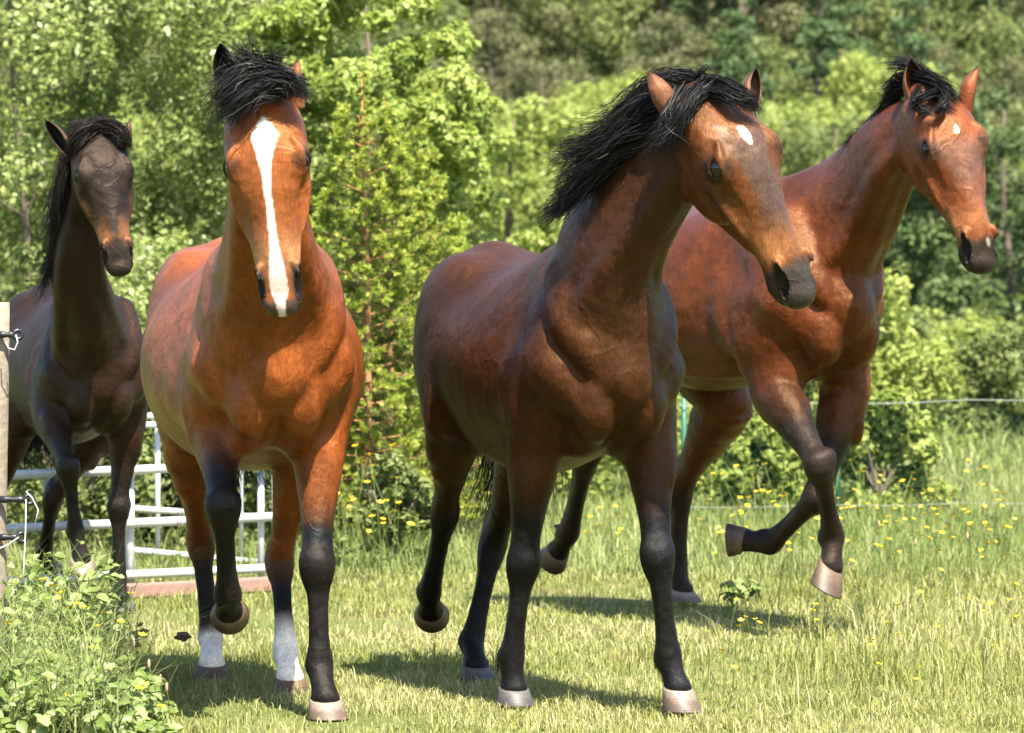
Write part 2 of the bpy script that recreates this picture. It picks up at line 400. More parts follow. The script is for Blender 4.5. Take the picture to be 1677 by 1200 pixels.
class Horse:
    """trunk frame: x forward, y to the horse's left, z up, withers about 1.56 m times scale"""
    def __init__(s, X, D, yaw, sc, rise=0.0, pitch=0.0, coat=(.3, .09, .025), point=(.02, .016, .014), wide=1.0, fat=1.0):
        s.sc = sc; s.coat = np.array(coat); s.point = np.array(point)
        c, n = math.cos(R(yaw)), math.sin(R(yaw))
        s.fwd = np.array([n, -c, 0.0]); s.left = np.array([c, n, 0.0]); s.up = np.array([0, 0, 1.0])
        if pitch:
            cp, sp = math.cos(R(pitch)), math.sin(R(pitch))
            s.fwd, s.up = s.fwd * cp + s.up * sp, s.up * cp - s.fwd * sp
        s.O = np.array([X, D, rise]); s.S = Sculpt(); s.wide = wide; s.fat = fat
        s.ax = np.array([s.fwd, s.left, s.up])
        s.hooves = []
    def w(s, x, y, z): return s.O + s.sc * (x * s.fwd + y * s.left + z * s.up)
    # ---- trunk
    def trunk(s):
        st = [  # x, zc, a, up, down, egg
            (-.86, 1.17, .085, .13, .12, .1), (-.80, 1.18, .16, .24, .20, .1), (-.70, 1.20, .215, .32, .26, .12),
            (-.58, 1.21, .255, .345, .30, .15), (-.45, 1.19, .285, .335, .33, .15), (-.30, 1.17, .305, .315, .345, .12),
            (-.12, 1.155, .315, .315, .365, .12), (.06, 1.165, .30, .335, .365, .18), (.20, 1.18, .265, .365, .36, .32),
            (.32, 1.19, .235, .37, .35, .42), (.44, 1.18, .215, .33, .325, .38), (.55, 1.15, .20, .25, .27, .2),
            (.64, 1.12, .165, .19, .20, .1), (.70, 1.10, .11, .13, .14, 0)]
        k = s.sc
        wd = [(.55 + .45 * s.wide if q[0] > .4 else s.wide) for q in st]
        dn = [q[4] * (1 + (s.fat - 1) * math.exp(-((q[0] + .15) / .35) ** 2)) for q in st]
        s.S.loft(s.O, s.ax, [q[0] * k for q in st], [q[1] * k for q in st], [q[2] * k * w for q, w in zip(st, wd)], [q[3] * k for q in st],
                 [q * k for q in dn], [q[5] for q in st], k=.03, col=s.coat, grp='trunk')
        for y in (1, -1):
            b = lambda C, Rr, kk=.04, **q: s.S.ball(s.w(C[0], C[1] * y, C[2]), np.array(Rr) * k, s.ax, k=kk * k, col=s.coat, grp='trunk', **q)
            b((-.50, .155 * s.wide, 1.27), (.27, .135, .235), .06)             # croup
            b((-.66, .13, 1.12), (.19, .125, .24), .06)                        # buttock
            b((-.40, .17 * s.wide, 1.06), (.22, .115, .22), .06)               # thigh
            s.S.sweep([s.w(.30, .10 * y, 1.44), s.w(.44, .165 * y, 1.28), s.w(.57, .19 * y, 1.12)], s.left,
                      np.array([.05, .06, .075]) * k, np.array([.09, .10, .085]) * k, np.array([.09, .10, .085]) * k, k=.05 * k, col=s.coat, sub=2, grp='trunk')
            b((.37, .185, 1.08), (.145, .07, .14), .045)                       # triceps
            b((.43, .20, .99), (.08, .055, .10), .04)
            b((.668, .079, 1.01), (.098, .079, .122), .010)                     # breast
            b((.60, .155, 1.085), (.085, .075, .105), .045)                     # point of the shoulder
            b((.50, .07, .92), (.16, .075, .09), .03)
            sw = lambda pts, r, kk: s.S.sweep([s.w(p[0], p[1] * y, p[2]) for p in pts], s.left, np.array(r) * k, np.array(r) * k, np.array(r) * k, k=kk * k, col=s.coat, sub=3, grp='trunk')
            sw([(.52, .14, 1.42), (.63, .155, 1.27), (.705, .105, 1.15), (.715, .045, 1.07)], [.060, .062, .050, .028], .010)      # neck to arm
            sw([(.36, .15, 1.38), (.47, .20, 1.22), (.56, .215, 1.10)], [.036, .044, .044], .014)                                   # blade spine
            sw([(.26, .17, 1.22), (.29, .215, 1.08), (.36, .225, .97)], [.065, .068, .048], .012)                                    # long head of the triceps
            sw([(.40, .235, 1.06), (.41, .235, .98), (.41, .215, .90)], [.034, .040, .034], .012)
            sw([(.28, .12, .88), (.10, .17, .865), (-.08, .20, .88)], [.030, .022, .012], .03)
    # ---- neck: list of (point, half width, crest, throat)
    def neck(s, mid, head_left, poll, base_w=(.165, .30, .31), throat=(.070, .085, .10), mw=(.095, .155, .155)):
        b0 = s.w(.36, 0, 1.20); b1 = s.w(.52, 0, 1.30)
        P = [b0, b1] + [m for m in mid] + [poll]
        n = len(P); k = s.sc
        d0 = np.linspace(0, 1, n)
        Lt = [unit(s.left * (1 - t ** 1.3) + head_left * t ** 1.3) for t in d0]
        tab = np.array([[.19, .28, .30], list(base_w), list(mw), list(throat)])
        tt = [0, .25, .62, 1.0]
        arr = np.array([[np.interp(t, tt, tab[:, j]) for j in range(3)] for t in d0]) * k
        s.S.sweep(P, Lt, arr[:, 0], arr[:, 1], arr[:, 2], k=.06 * k, col=s.coat, sub=8, grp='neck', egg=.12)
        # the long muscles either side of the windpipe
        for y in (1, -1):
            Q = []
            for j, t in enumerate(d0):
                T = unit(P[min(j + 1, n - 1)] - P[max(j - 1, 0)]); Bv = unit(np.cross(T, Lt[j]))
                Q.append(P[j] + Lt[j] * y * arr[j, 0] * .62 - Bv * arr[j, 2] * .60)
            Q[0] = s.w(.56, .15 * y, 1.16)
            s.S.sweep(Q[0:1] + Q[2:], s.left, np.linspace(.05, .035, n - 1) * k, np.linspace(.07, .045, n - 1) * k, np.linspace(.06, .04, n - 1) * k,
                      k=.020 * k, col=s.coat, sub=4, grp='neck')
        s.neckP, s.neckL, s.neckA = np.array(P), np.array(Lt), arr
    # ---- head frame
    def head_frame(s, pu, pv, pd, mu, mv, length, turn, nearer=True):
        a = at(pu, pv, pd)
        lo, hi = (pd - length * .999, pd) if nearer else (pd, pd + length * .999)
        best = min(np.linspace(lo, hi, 400), key=lambda d: abs(np.linalg.norm(at(mu, mv, d) - a) - length))
        m = at(mu, mv, best); s.hx = unit(m - a)
        tocam = unit(np.array([0, 0, CAM_H]) - a)
        z0 = unit(tocam - s.hx * (tocam @ s.hx)); y0 = np.cross(z0, s.hx)
        c, n = math.cos(R(turn)), math.sin(R(turn))
        s.hz = z0 * c + y0 * n                     # turn > 0: face swings to the viewer's right
        s.hy = np.cross(s.hz, s.hx); s.hk = length / .62; s.hO = a
        s.hax = np.array([s.hx, s.hy, s.hz])
        return best
    def h(s, x, y, z): return s.hO + s.hk * (x * s.hx + y * s.hy + z * s.hz)
    def head(s, nostril=1.0):
        k = s.hk; g = 'head'; c = s.coat; S = s.S
        st = [  # x, top, bottom, half width
            (-.01, .020, -.10, .080), (.04, .044, -.10, .096), (.09, .066, -.10, .108), (.14, .078, -.10, .113), (.19, .078, -.09, .112),
            (.25, .072, -.080, .103), (.31, .063, -.068, .088), (.37, .054, -.060, .074), (.43, .047, -.054, .065),
            (.49, .041, -.050, .062), (.54, .031, -.050, .062), (.58, .012, -.048, .056), (.605, -.008, -.042, .040)]
        hgt = np.array([(q[1] - q[2]) / 2 for q in st]) * k
        S.loft(s.hO, s.hax, [q[0] * k for q in st], [(q[1] + q[2]) / 2 * k for q in st], [q[3] * k for q in st], hgt, hgt,
               [.05, .0, -.06, -.08, -.05, .08, .25, .36, .36, .22, .1, .05, 0], k=.05 * k, col=c, grp=g)
        B = lambda C, Rr, kk=.02, **q: S.ball(s.h(*C), np.array(Rr) * k, s.hax, k=kk * k, col=c, grp=g, **q)
        SW = lambda pts, r, kk=.02, sub=2, **q: S.sweep([s.h(*p) for p in pts], s.hy, np.array(r) * k, np.array(r) * k, np.array(r) * k, k=kk * k, sub=sub, **{**dict(col=c, grp=g), **q})
        SW([(.10, 0, -.09), (.20, 0, -.095), (.30, 0, -.085), (.40, 0, -.072), (.48, 0, -.068), (.540, 0, -.083), (.575, 0, -.076)],
           [.065, .058, .045, .034, .032, .035, .027], .022)
        B((.590, 0, -.022), (.032, .048, .036), .02)
        for y in (1, -1):
            B((.175, .072 * y, -.070), (.150, .040, .102), .045)                # cheek
            SW([(.02, .055 * y, -.05), (.05, .058 * y, -.13), (.12, .052 * y, -.188), (.20, .044 * y, -.182), (.30, .032 * y, -.138), (.40, .020 * y, -.092)],
               [.030, .030, .026, .024, .020, .018], .025)
            B((.188, .082 * y, .028), (.046, .028, .034), .03)                 # orbit
            SW([(.130, .086 * y, .058), (.160, .100 * y, .060), (.192, .105 * y, .056), (.226, .100 * y, .040)], [.007, .010, .010, .007], .016)
            SW([(.222, .104 * y, -.012), (.27, .101 * y, -.020), (.33, .090 * y, -.026), (.385, .074 * y, -.028)], [.010, .014, .012, .006], .012)
            B((.34, .104 * y, .018), (.085, .026, .024), .020, op=-1)          # hollow between nose and cheek
            B((.120, .118 * y, .060), (.022, .022, .018), .02, op=-1)          # hollow above the eye
            B((.30, .112 * y, -.062), (.07, .018, .022), .02, op=-1)
            # nostril
            SW([(.486, .050 * y, .022), (.515, .062 * y, .020), (.550, .060 * y, .006), (.580, .045 * y, -.014)], [.012, .016, .017, .012], .012)
            NP = [(.498, .070 * y, .026), (.525, .071 * y, .017), (.552, .064 * y, .004), (.578, .049 * y, -.014)]
            S.sweep([s.h(*q) for q in NP], s.hy, np.array([.008, .017, .018, .009]) * k * nostril, np.array([.006, .013, .014, .006]) * k * nostril,
                    np.array([.006, .013, .014, .006]) * k * nostril, k=.005, op=-1, grp='dark', sub=2)
            # eyelids follow the ball
            c0 = np.array([.190, .0885 * y, .0255]); nn = unit([.10, .90 * y, .40]); e1 = unit([1, 0, -.22]); e1 = unit(e1 - nn * (e1 @ nn)); e2 = np.cross(nn, e1) * y
            if e2[2] < 0: e2 = -e2
            re = .0325
            for amp, r0 in ((R(34), .0070), (-R(30), .0056)):
                pts = []
                for ph in np.radians([-72, -45, -15, 15, 45, 72]):
                    al = amp * math.cos(ph * .95)
                    pts.append(c0 + (re + .0018) * (math.sin(ph) * e1 + math.cos(ph) * (math.cos(al) * nn + math.sin(al) * e2)))
                SW(pts, [.004, r0, r0, r0, r0, .004], .007, sub=3)
                s.lids = getattr(s, 'lids', []) + [(pts, r0)]
            S.ball(s.h(*(c0 + nn * re * 1.25)), np.array([re * .93, re * .52, re * .75]) * k, np.array([e1 @ s.hax, e2 @ s.hax, nn @ s.hax]), k=.005, op=-1, grp='lid', col=c)
            s.eyes = getattr(s, 'eyes', []) + [(c0, re)]
            # corner of the mouth
            S.sweep([s.h(.612, .0 * y, -.062), s.h(.600, .028 * y, -.064), s.h(.572, .044 * y, -.068), s.h(.52, .054 * y, -.064), s.h(.475, .058 * y, -.054)], s.hy,
                    .011 * k, .0065 * k, .0065 * k, k=.008, op=-1, grp='dark', sub=2)
    # ---- legs
    FORE = [(0, .088, .10, .11), (.22, .080, .088, .095), (.5, .060, .066, .070), (.75, .047, .050, .053), (.88, .050, .045, .048),
            (1, .055, .047, .047), (1.1, .053, .045, .047), (1.24, .039, .034, .043), (1.45, .033, .031, .042), (1.7, .034, .031, .043), (1.87, .040, .035, .049),
            (2, .043, .038, .052), (2.3, .038, .036, .043), (2.7, .039, .039, .041), (3, .050, .047, .046)]
    HIND = [(0, .105, .105, .15), (.25, .092, .095, .12), (.5, .068, .075, .09), (.8, .044, .050, .064), (.93, .048, .052, .066),
            (1, .052, .052, .066), (1.12, .050, .046, .058), (1.3, .038, .035, .046), (1.6, .034, .033, .043), (1.87, .041, .037, .050),
            (2, .044, .039, .054), (2.3, .039, .036, .044), (2.7, .040, .039, .042), (3, .050, .047, .046)]
    def leg(s, kind, joints, side, cut=.55, toe=None, sole=None, lat=None, white=None, fat=1.0, hoofcol=0, blend=.35):
        """joints: elbow/stifle, knee/hock, fetlock, coronet; then the middle of the sole"""
        st = s.FORE if kind == 'fore' else s.HIND
        J = [np.asarray(j, float) for j in joints]; k = s.sc
        lat = s.left if lat is None else unit(lat)
        P, a, f, b, c = [], [], [], [], []
        for t, ra, rf, rb in st:
            i = min(int(t), 2); w = t - i
            P.append(J[i] * (1 - w) + J[i + 1] * w)
            fr = fat if t < 2.5 else 1
            a.append(ra * k * fr); f.append(rf * k * fr); b.append(rb * k * fr)
            bl_ = blend if kind == 'fore' else blend * 1.9
            m = sstep(t, cut - bl_ / 2, cut + bl_ / 2)
            cc = s.coat * (1 - m) + s.point * m
            if white is not None and t > white: cc = np.array((1.15, 1.05, .95))
            c.append(cc)
        if kind == 'fore':
            root = s.w(.46, .175 * side, 1.12)
            P0 = [root, root * .5 + J[0] * .5]; ra, rf, rb = [.085, .085], [.12, .11], [.13, .125]
        else:
            root = s.w(-.55, .15 * side, 1.16)
            P0 = [root, root * .45 + J[0] * .55]; ra, rf, rb = [.125, .115], [.18, .135], [.20, .18]
        P = P0 + P; a = [q * k for q in ra] + a; f = [q * k for q in rf] + f; b = [q * k for q in rb] + b; c = [s.coat] * 2 + c
        s.S.sweep(P, lat, a, f, b, k=.055 * k, col=c, sub=2, grp=kind)
        T1 = unit(J[1] - J[0]); T2 = unit(J[2] - J[1]); B1 = np.cross(T1, lat); B2 = np.cross(T2, lat)
        mcol = c[P0.__len__() + 5]
        if kind == 'hind':
            s.S.ball(J[1] - unit(B1 + B2) * .055 * k - T2 * .035 * k, np.array([.030, .034, .055]) * k, np.array([lat, unit(B1 + B2), T2]), k=.03 * k, col=mcol, grp=kind)
            for q_, o_, r_ in ((.18, .055, .050), (.40, .040, .040)):
                s.S.ball(J[0] + (J[1] - J[0]) * q_ + lat * side * o_ * k + B1 * .03 * k, np.array([.040, .045, .085]) * k * (r_ / .045), np.array([lat, B1, T1]), k=.02 * k, col=s.coat if cut > .5 else c[4], grp=kind)
            s.S.sweep([J[0] * .45 + J[1] * .55 - B1 * .06 * k, J[1] - unit(B1 + B2) * .068 * k - T2 * .03 * k], lat, .014 * k, .016 * k, .016 * k, k=.022 * k, col=mcol, grp=kind)
        else:
            s.S.ball(J[0] + (J[1] - J[0]) * .22 + lat * side * .030 * k + B1 * .040 * k, np.array([.042, .045, .11]) * k, np.array([lat, B1, T1]), k=.018 * k, col=c[3], grp=kind)
            s.S.ball(J[0] + (J[1] - J[0]) * .20 - lat * side * .030 * k + B1 * .030 * k, np.array([.036, .04, .09]) * k, np.array([lat, B1, T1]), k=.018 * k, col=c[3], grp=kind)
            for sd_ in (-1, 1): s.S.ball(J[1] + lat * sd_ * .036 * k - T2 * .020 * k, np.array([.020, .026, .028]) * k, np.array([lat, B2, T2]), k=.018 * k, col=mcol, grp=kind)
            s.S.ball(J[1] - B2 * .042 * k + T2 * .01 * k, np.array([.026, .028, .045]) * k, np.array([lat, B2, T2]), k=.025 * k, col=mcol, grp=kind)
            s.S.ball(J[1] + B2 * .010 * k - T2 * .012 * k, np.array([.050, .043, .050]) * k, np.array([lat, B2, T2]), k=.02 * k, col=mcol, grp=kind)
        for sd_ in (-1, 1):
            s.S.sweep([J[1] + T2 * .09 * k + lat * sd_ * .036 * k - B2 * .010 * k, J[1] * .15 + J[2] * .85 + lat * sd_ * .038 * k - B2 * .012 * k], lat, .007 * k, .008 * k, .008 * k, k=.012 * k, op=-1, grp='groove')
            s.S.ball(J[2] + lat * sd_ * .026 * k - B2 * .022 * k, np.array([.020, .022, .024]) * k, np.array([lat, B2, T2]), k=.016 * k, col=(np.array((1.15, 1.05, .95)) if white is not None else s.point), grp=kind)
        # tuft at the back of the fetlock
        wc = c[-1] if white is not None and white < 2.2 else s.point
        s.S.ball(J[2] - unit(np.cross(T2, lat)) * .040 * k + unit(J[3] - J[2]) * .012, np.array([.030, .026, .036]) * k, np.array([lat, np.cross(T2, lat), T2]), k=.02 * k, col=wc, grp=kind)
        Bf = unit(np.cross(T2, lat)); s.fet = getattr(s, 'fet', []) + [(J[2] - Bf * .050 * k, -Bf, T2 if kind == 'fore' else unit(J[3] - J[2]), lat)]
        s.hooves.append((J[3], np.asarray(toe, float), lat, np.asarray(sole if sole is not None else (0, 0, 1), float), hoofcol))
        return s
    def lengths(s, J):
        return [round(float(np.linalg.norm(J[i + 1] - J[i])) / s.sc, 3) for i in range(len(J) - 1)]

def hoof_mesh(C, S_, lat, nrm, k, mat, dark=0.0):
    """hoof wall flaring from the coronet C to the sole S_"""
    nrm = unit(nrm); lat = unit(lat - nrm * (lat @ nrm)); fw = np.cross(lat, nrm)
    nseg = 28; V = []; U = []
    ax = S_ - C
    rings = [(-.16, .78), (0.0, 1.0), (.08, 1.03), (.3, 1.08), (.6, 1.18), (.92, 1.28), (1.0, 1.27), (1.0, 1.05), (.93, .6), (.93, .02)]
    for t, rr in rings:
        for j in range(nseg):
            th = 2 * math.pi * j / nseg
            bx = math.cos(th); by = math.sin(th)
            back = .86 if bx < 0 else 1.04
            r = .0515 * k * rr
            c = C + ax * t
            heel = nrm * (bx * -.012 * k) * (1 - max(t, 0)) if t < .95 else 0
            V.append(c + fw * bx * r * back + lat * by * r * .98 + heel)
            U.append(min(max(t, 0), 1))
    F = []
    for i in range(len(rings) - 1):
        for j in range(nseg):
            F.append((i * nseg + j, i * nseg + (j + 1) % nseg, (i + 1) * nseg + (j + 1) % nseg, (i + 1) * nseg + j))
    return new_mesh('hoof', V, np.array(F)[:, ::-1], mat, uni=U)

def ear_geom(H, base, dirv, face, length, width, col_out, col_in):
    """cupped ear: a curved leaf with thickness, open towards `face`"""
    d = unit(dirv); fc = unit(face - d * (face @ d)); sd = np.cross(d, fc)
    nu, nv = 15, 12; V = []; C = []
    for layer in (0, 1):
        for i in range(nu):
            t = i / (nu - 1)
            w = width * (.62 + 1.0 * t - .2 * t * t) * (1 - t ** 3.2) ** .8 if t < 1 else 0
            w = width * (0.75 + .5 * math.sin(min(t * 1.9, 1.57))) * max(1 - t ** 2.4, 0) ** .85 * 1.25
            wrap = R(150) * (1 - .35 * t)
            for j in range(nv):
                a = (j / (nv - 1) - .5) * 2 * wrap
                rad = w * (.5 if layer == 0 else .5 - .07 * (1 - t) - .03)
                p = base + d * (length * t - (.0 if layer == 0 else .0)) + sd * math.sin(a) * rad * .98 - fc * (math.cos(a) * rad * .9 - rad * .5)
                p = p + fc * length * .12 * (math.sin(t * math.pi) - .2 * t) * -1 + sd * 0
                V.append(p)
                if layer == 0: C.append(col_out * (1 - .85 * sstep(np.float64(t), .72, .98)))
                else: C.append(col_in * (1 - .5 * t))
    F = []; n1 = nu * nv
    for i in range(nu - 1):
        for j in range(nv - 1):
            a, b, c, d_ = i * nv + j, i * nv + j + 1, (i + 1) * nv + j + 1, (i + 1) * nv + j
            F.append((a, b, c, d_)); F.append((n1 + d_, n1 + c, n1 + b, n1 + a))
        for j in (0, nv - 1):
            a, d_ = i * nv + j, (i + 1) * nv + j
            q = (a, d_, n1 + d_, n1 + a); F.append(q if j == 0 else q[::-1])
    return np.array(V), np.array(F), np.array(C)

def strands(name, roots, guide, n_seg, mat, parent, w0=.004, seed=1):
    """hair: every root grows a tapered flat strand along guide(i, t) -> offset"""
    r = np.random.default_rng(seed)
    V, F, U = [], [], []
    for i, p0 in enumerate(roots):
        pts = guide(i, p0, r)
        m = len(pts); tan = np.gradient(pts, axis=0)
        ref = unit(r.normal(size=3)); val = r.random()
        base = len(V); wd = w0 * (.6 + .8 * r.random())
        for j in range(m):
            sd = np.cross(tan[j], ref); sd /= np.linalg.norm(sd) + 1e-9
            wj = wd * (1 - (j / (m - 1)) ** 2 * .92)
            V.append(pts[j] - sd * wj); V.append(pts[j] + sd * wj); U += [val, val]
        for j in range(m - 1):
            a = base + 2 * j; F.append((a, a + 1, a + 3, a + 2))
    me = new_mesh(name, np.array(V), np.array(F), mat, uni=U)
    o = link(name, me, parent)
    return o
# ------------------------------------------------------------------ the four horses
COAT = coat_material()
COAT_SCALE = np.array((.62, .60, .56))
HAIR = hair_material('black_hair', (.007, .0065, .0065))
HAIR_BROWN = hair_material('dark_brown_hair', (.010, .0075, .006))
def eye_mat():
    m, nt, p = mat_new('horse_eye')
    p.inputs['Base Color'].default_value = (.012, .006, .004, 1); p.inputs['Roughness'].default_value = .06
    p.inputs['Specular IOR Level'].default_value = .5
    return m
EYE = eye_mat()
def hoof_mat(name, c0, c1):
    m, nt, p = mat_new(name)
    a = N(nt, 'ShaderNodeAttribute'); a.attribute_name = 'vary'
    tc = N(nt, 'ShaderNodeTexCoord')
    nz = N(nt, 'ShaderNodeTexNoise', Scale=60.0, Detail=5.0); L(nt, tc.outputs['Object'], nz.inputs['Vector'])
    ad = N(nt, 'ShaderNodeMath', _operation='MULTIPLY_ADD'); L(nt, nz.outputs['Fac'], ad.inputs[0]); ad.inputs[1].default_value = .9
    L(nt, a.outputs['Fac'], ad.inputs[2])
    cr = N(nt, 'ShaderNodeValToRGB'); L(nt, ad.outputs[0], cr.inputs[0])
    cr.color_ramp.elements[0].position = .35; cr.color_ramp.elements[0].color = (*c0, 1)
    cr.color_ramp.elements[1].position = 1.2 if False else 1.0; cr.color_ramp.elements[1].color = (*c1, 1)
    e = cr.color_ramp.elements.new(.65); e.color = (*[(x + y) * .62 for x, y in zip(c0, c1)], 1)
    L(nt, cr.outputs[0], p.inputs['Base Color']); p.inputs['Roughness'].default_value = .55
    wv = N(nt, 'ShaderNodeMath', _operation='SINE'); mu = N(nt, 'ShaderNodeMath', _operation='MULTIPLY'); mu.inputs[1].default_value = 48.0
    L(nt, a.outputs['Fac'], mu.inputs[0]); L(nt, mu.outputs[0], wv.inputs[0])
    b = N(nt, 'ShaderNodeBump', Strength=.10, Distance=.002); L(nt, wv.outputs[0], b.inputs['Height']); L(nt, b.outputs[0], p.inputs['Normal'])
    return m
HOOFS = [hoof_mat('pale_hoof', (0.181, 0.147, 0.117), (0.086, 0.056, 0.039)), hoof_mat('grey_hoof', (0.073, 0.065, 0.060), (0.043, 0.039, 0.037)),
         hoof_mat('brown_hoof', (0.104, 0.065, 0.037), (0.056, 0.032, 0.019))]

def px(*t): return at(*t)

def locks(name, H, root, mat, specs, seed=1, w0=.0013, jitter=.010, seg=12):
    """locks of hair; each spec: control points, number of strands, spread at root and at tip"""
    r = np.random.default_rng(seed)
    VV, FF, UU = [], [], []; base = 0
    for sp in specs:
        C = np.array([np.asarray(c, float) if isinstance(c, np.ndarray) else px(*c) for c in sp[0]]); n, s0, s1 = sp[1:4]
        m = len(C); t = np.linspace(0, m - 1, seg); i = np.minimum(t.astype(int), m - 2); w = (t - i)[:, None]
        A0 = C[np.maximum(i - 1, 0)]; A1 = C[i]; A2 = C[i + 1]; A3 = C[np.minimum(i + 2, m - 1)]
        line = .5 * (2 * A1 + (A2 - A0) * w + (2 * A0 - 5 * A1 + 4 * A2 - A3) * w * w + (3 * A1 - A0 - 3 * A2 + A3) * w ** 3)
        u = np.linspace(0, 1, seg)[:, None]
        for q in range(int(n * 1.9)):
            o0 = r.normal(size=3) * s0; o1 = r.normal(size=3) * s1 * (1.0 if r.random() < .93 else 2.2)
            ph = r.random(3) * 6.28; fr = 3 + 4 * r.random()
            wave = np.sin(u * fr + ph) * jitter * 1.5 * u + np.sin(u * fr * 2.7 + ph[::-1]) * jitter * .4 * u
            ln = .55 + .52 * r.random() ** .7
            T = np.interp(np.linspace(0, min(ln, 1), seg), np.linspace(0, 1, seg), np.arange(seg))
            pts = line + o0 * (1 - u) + o1 * u ** 1.3 + wave
            if ln < 1: pts = np.stack([np.interp(T, np.arange(seg), pts[:, d]) for d in range(3)], 1)
            tan = np.gradient(pts, axis=0); ref = r.normal(size=3)
            sd = np.cross(tan, ref); sd /= np.linalg.norm(sd, axis=1)[:, None] + 1e-9
            wd = w0 * (.5 + r.random()) * (1 - u ** 2 * .9)
            V = np.empty((2 * seg, 3)); V[0::2] = pts - sd * wd; V[1::2] = pts + sd * wd
            k = np.arange(seg - 1) * 2 + base
            FF.append(np.stack([k, k + 1, k + 3, k + 2], 1)); VV.append(V); UU.append(np.full(2 * seg, r.random())); base += 2 * seg
    V = np.concatenate(VV) - np.array(root.location)
    me = new_mesh(name, V, np.concatenate(FF), mat, uni=np.concatenate(UU))
    return link(name, me, root)

def headnoise(V, s, seed):
    r = np.random.default_rng(seed); out = np.zeros(len(V))
    for i in range(7):
        d = r.normal(size=3) * s * (1.35 ** i); out += np.sin(V @ d + r.random() * 6.28) / (1.25 ** i)
    return out / 3.4

from concurrent.futures import ThreadPoolExecutor
POOL = ThreadPoolExecutor(4)
def sculpt_job(H):
    V, Q = H.S.mesh(0.0055)
    # coarser mesh away from the head: merge the vertices that share a 13 mm cell
    hl = (V - H.hO) @ H.hax.T / H.hk
    far_ = np.linalg.norm(hl - np.array([.25, 0, -.05]), axis=1) > .43
    ci = np.floor((V - V.min(0)) / .013).astype(np.int64); key = (ci[:, 0] * 4096 + ci[:, 1]) * 4096 + ci[:, 2]
    key = np.where(far_, key, np.arange(len(V)) + (1 << 50))
    _, inv = np.unique(key, return_inverse=True); cnt = np.bincount(inv)
    V = np.stack([np.bincount(inv, V[:, d]) / cnt for d in range(3)], 1); Q = inv[Q]
    for _r in range(3): Q = np.where((Q[:, [0]] == Q[:, [1]]) | (Q[:, [1]] == Q[:, [2]]) | (Q[:, [0]] == Q[:, [3]]) & (Q[:, [2]] != Q[:, [3]]), np.roll(Q, 1, 1), Q)
    nu_ = (np.diff(np.sort(Q, 1), axis=1) != 0).sum(1) + 1
    ok = (nu_ == 4) | ((nu_ == 3) & (Q[:, 2] == Q[:, 3])); Q = Q[ok]
    _, fi = np.unique(np.sort(Q, 1), axis=0, return_index=True); Q = Q[np.sort(fi)]
    # settle the small seams on trunk, neck and thighs, leaving the head crisp
    hl = (V - H.hO) @ H.hax.T / H.hk
    wt = np.clip((np.linalg.norm(hl - np.array([.25, 0, -.05]), axis=1) - .36) / .10, 0, 1)[:, None]
    low = np.clip((.86 * H.sc - (V[:, 2] - H.O[2])) / .08, 0, 1)[:, None]
    for it in range(6):
        if it == 1: wt = wt * low
        S_ = np.zeros_like(V); n_ = np.zeros(len(V))
        for k in range(4):
            i, j = Q[:, k], Q[:, (k + 1) % 4]
            for d in range(3): S_[:, d] += np.bincount(i, V[j, d], len(V)) + np.bincount(j, V[i, d], len(V))
            n_ += np.bincount(i, minlength=len(V)) + np.bincount(j, minlength=len(V))
        f = .60 if it % 2 == 0 else -.30
        V = V + f * wt * (S_ / np.maximum(n_, 1)[:, None] - V)
    return (V, Q) + H.S.colours(V)
def start(H): H.job = POOL.submit(sculpt_job, H)

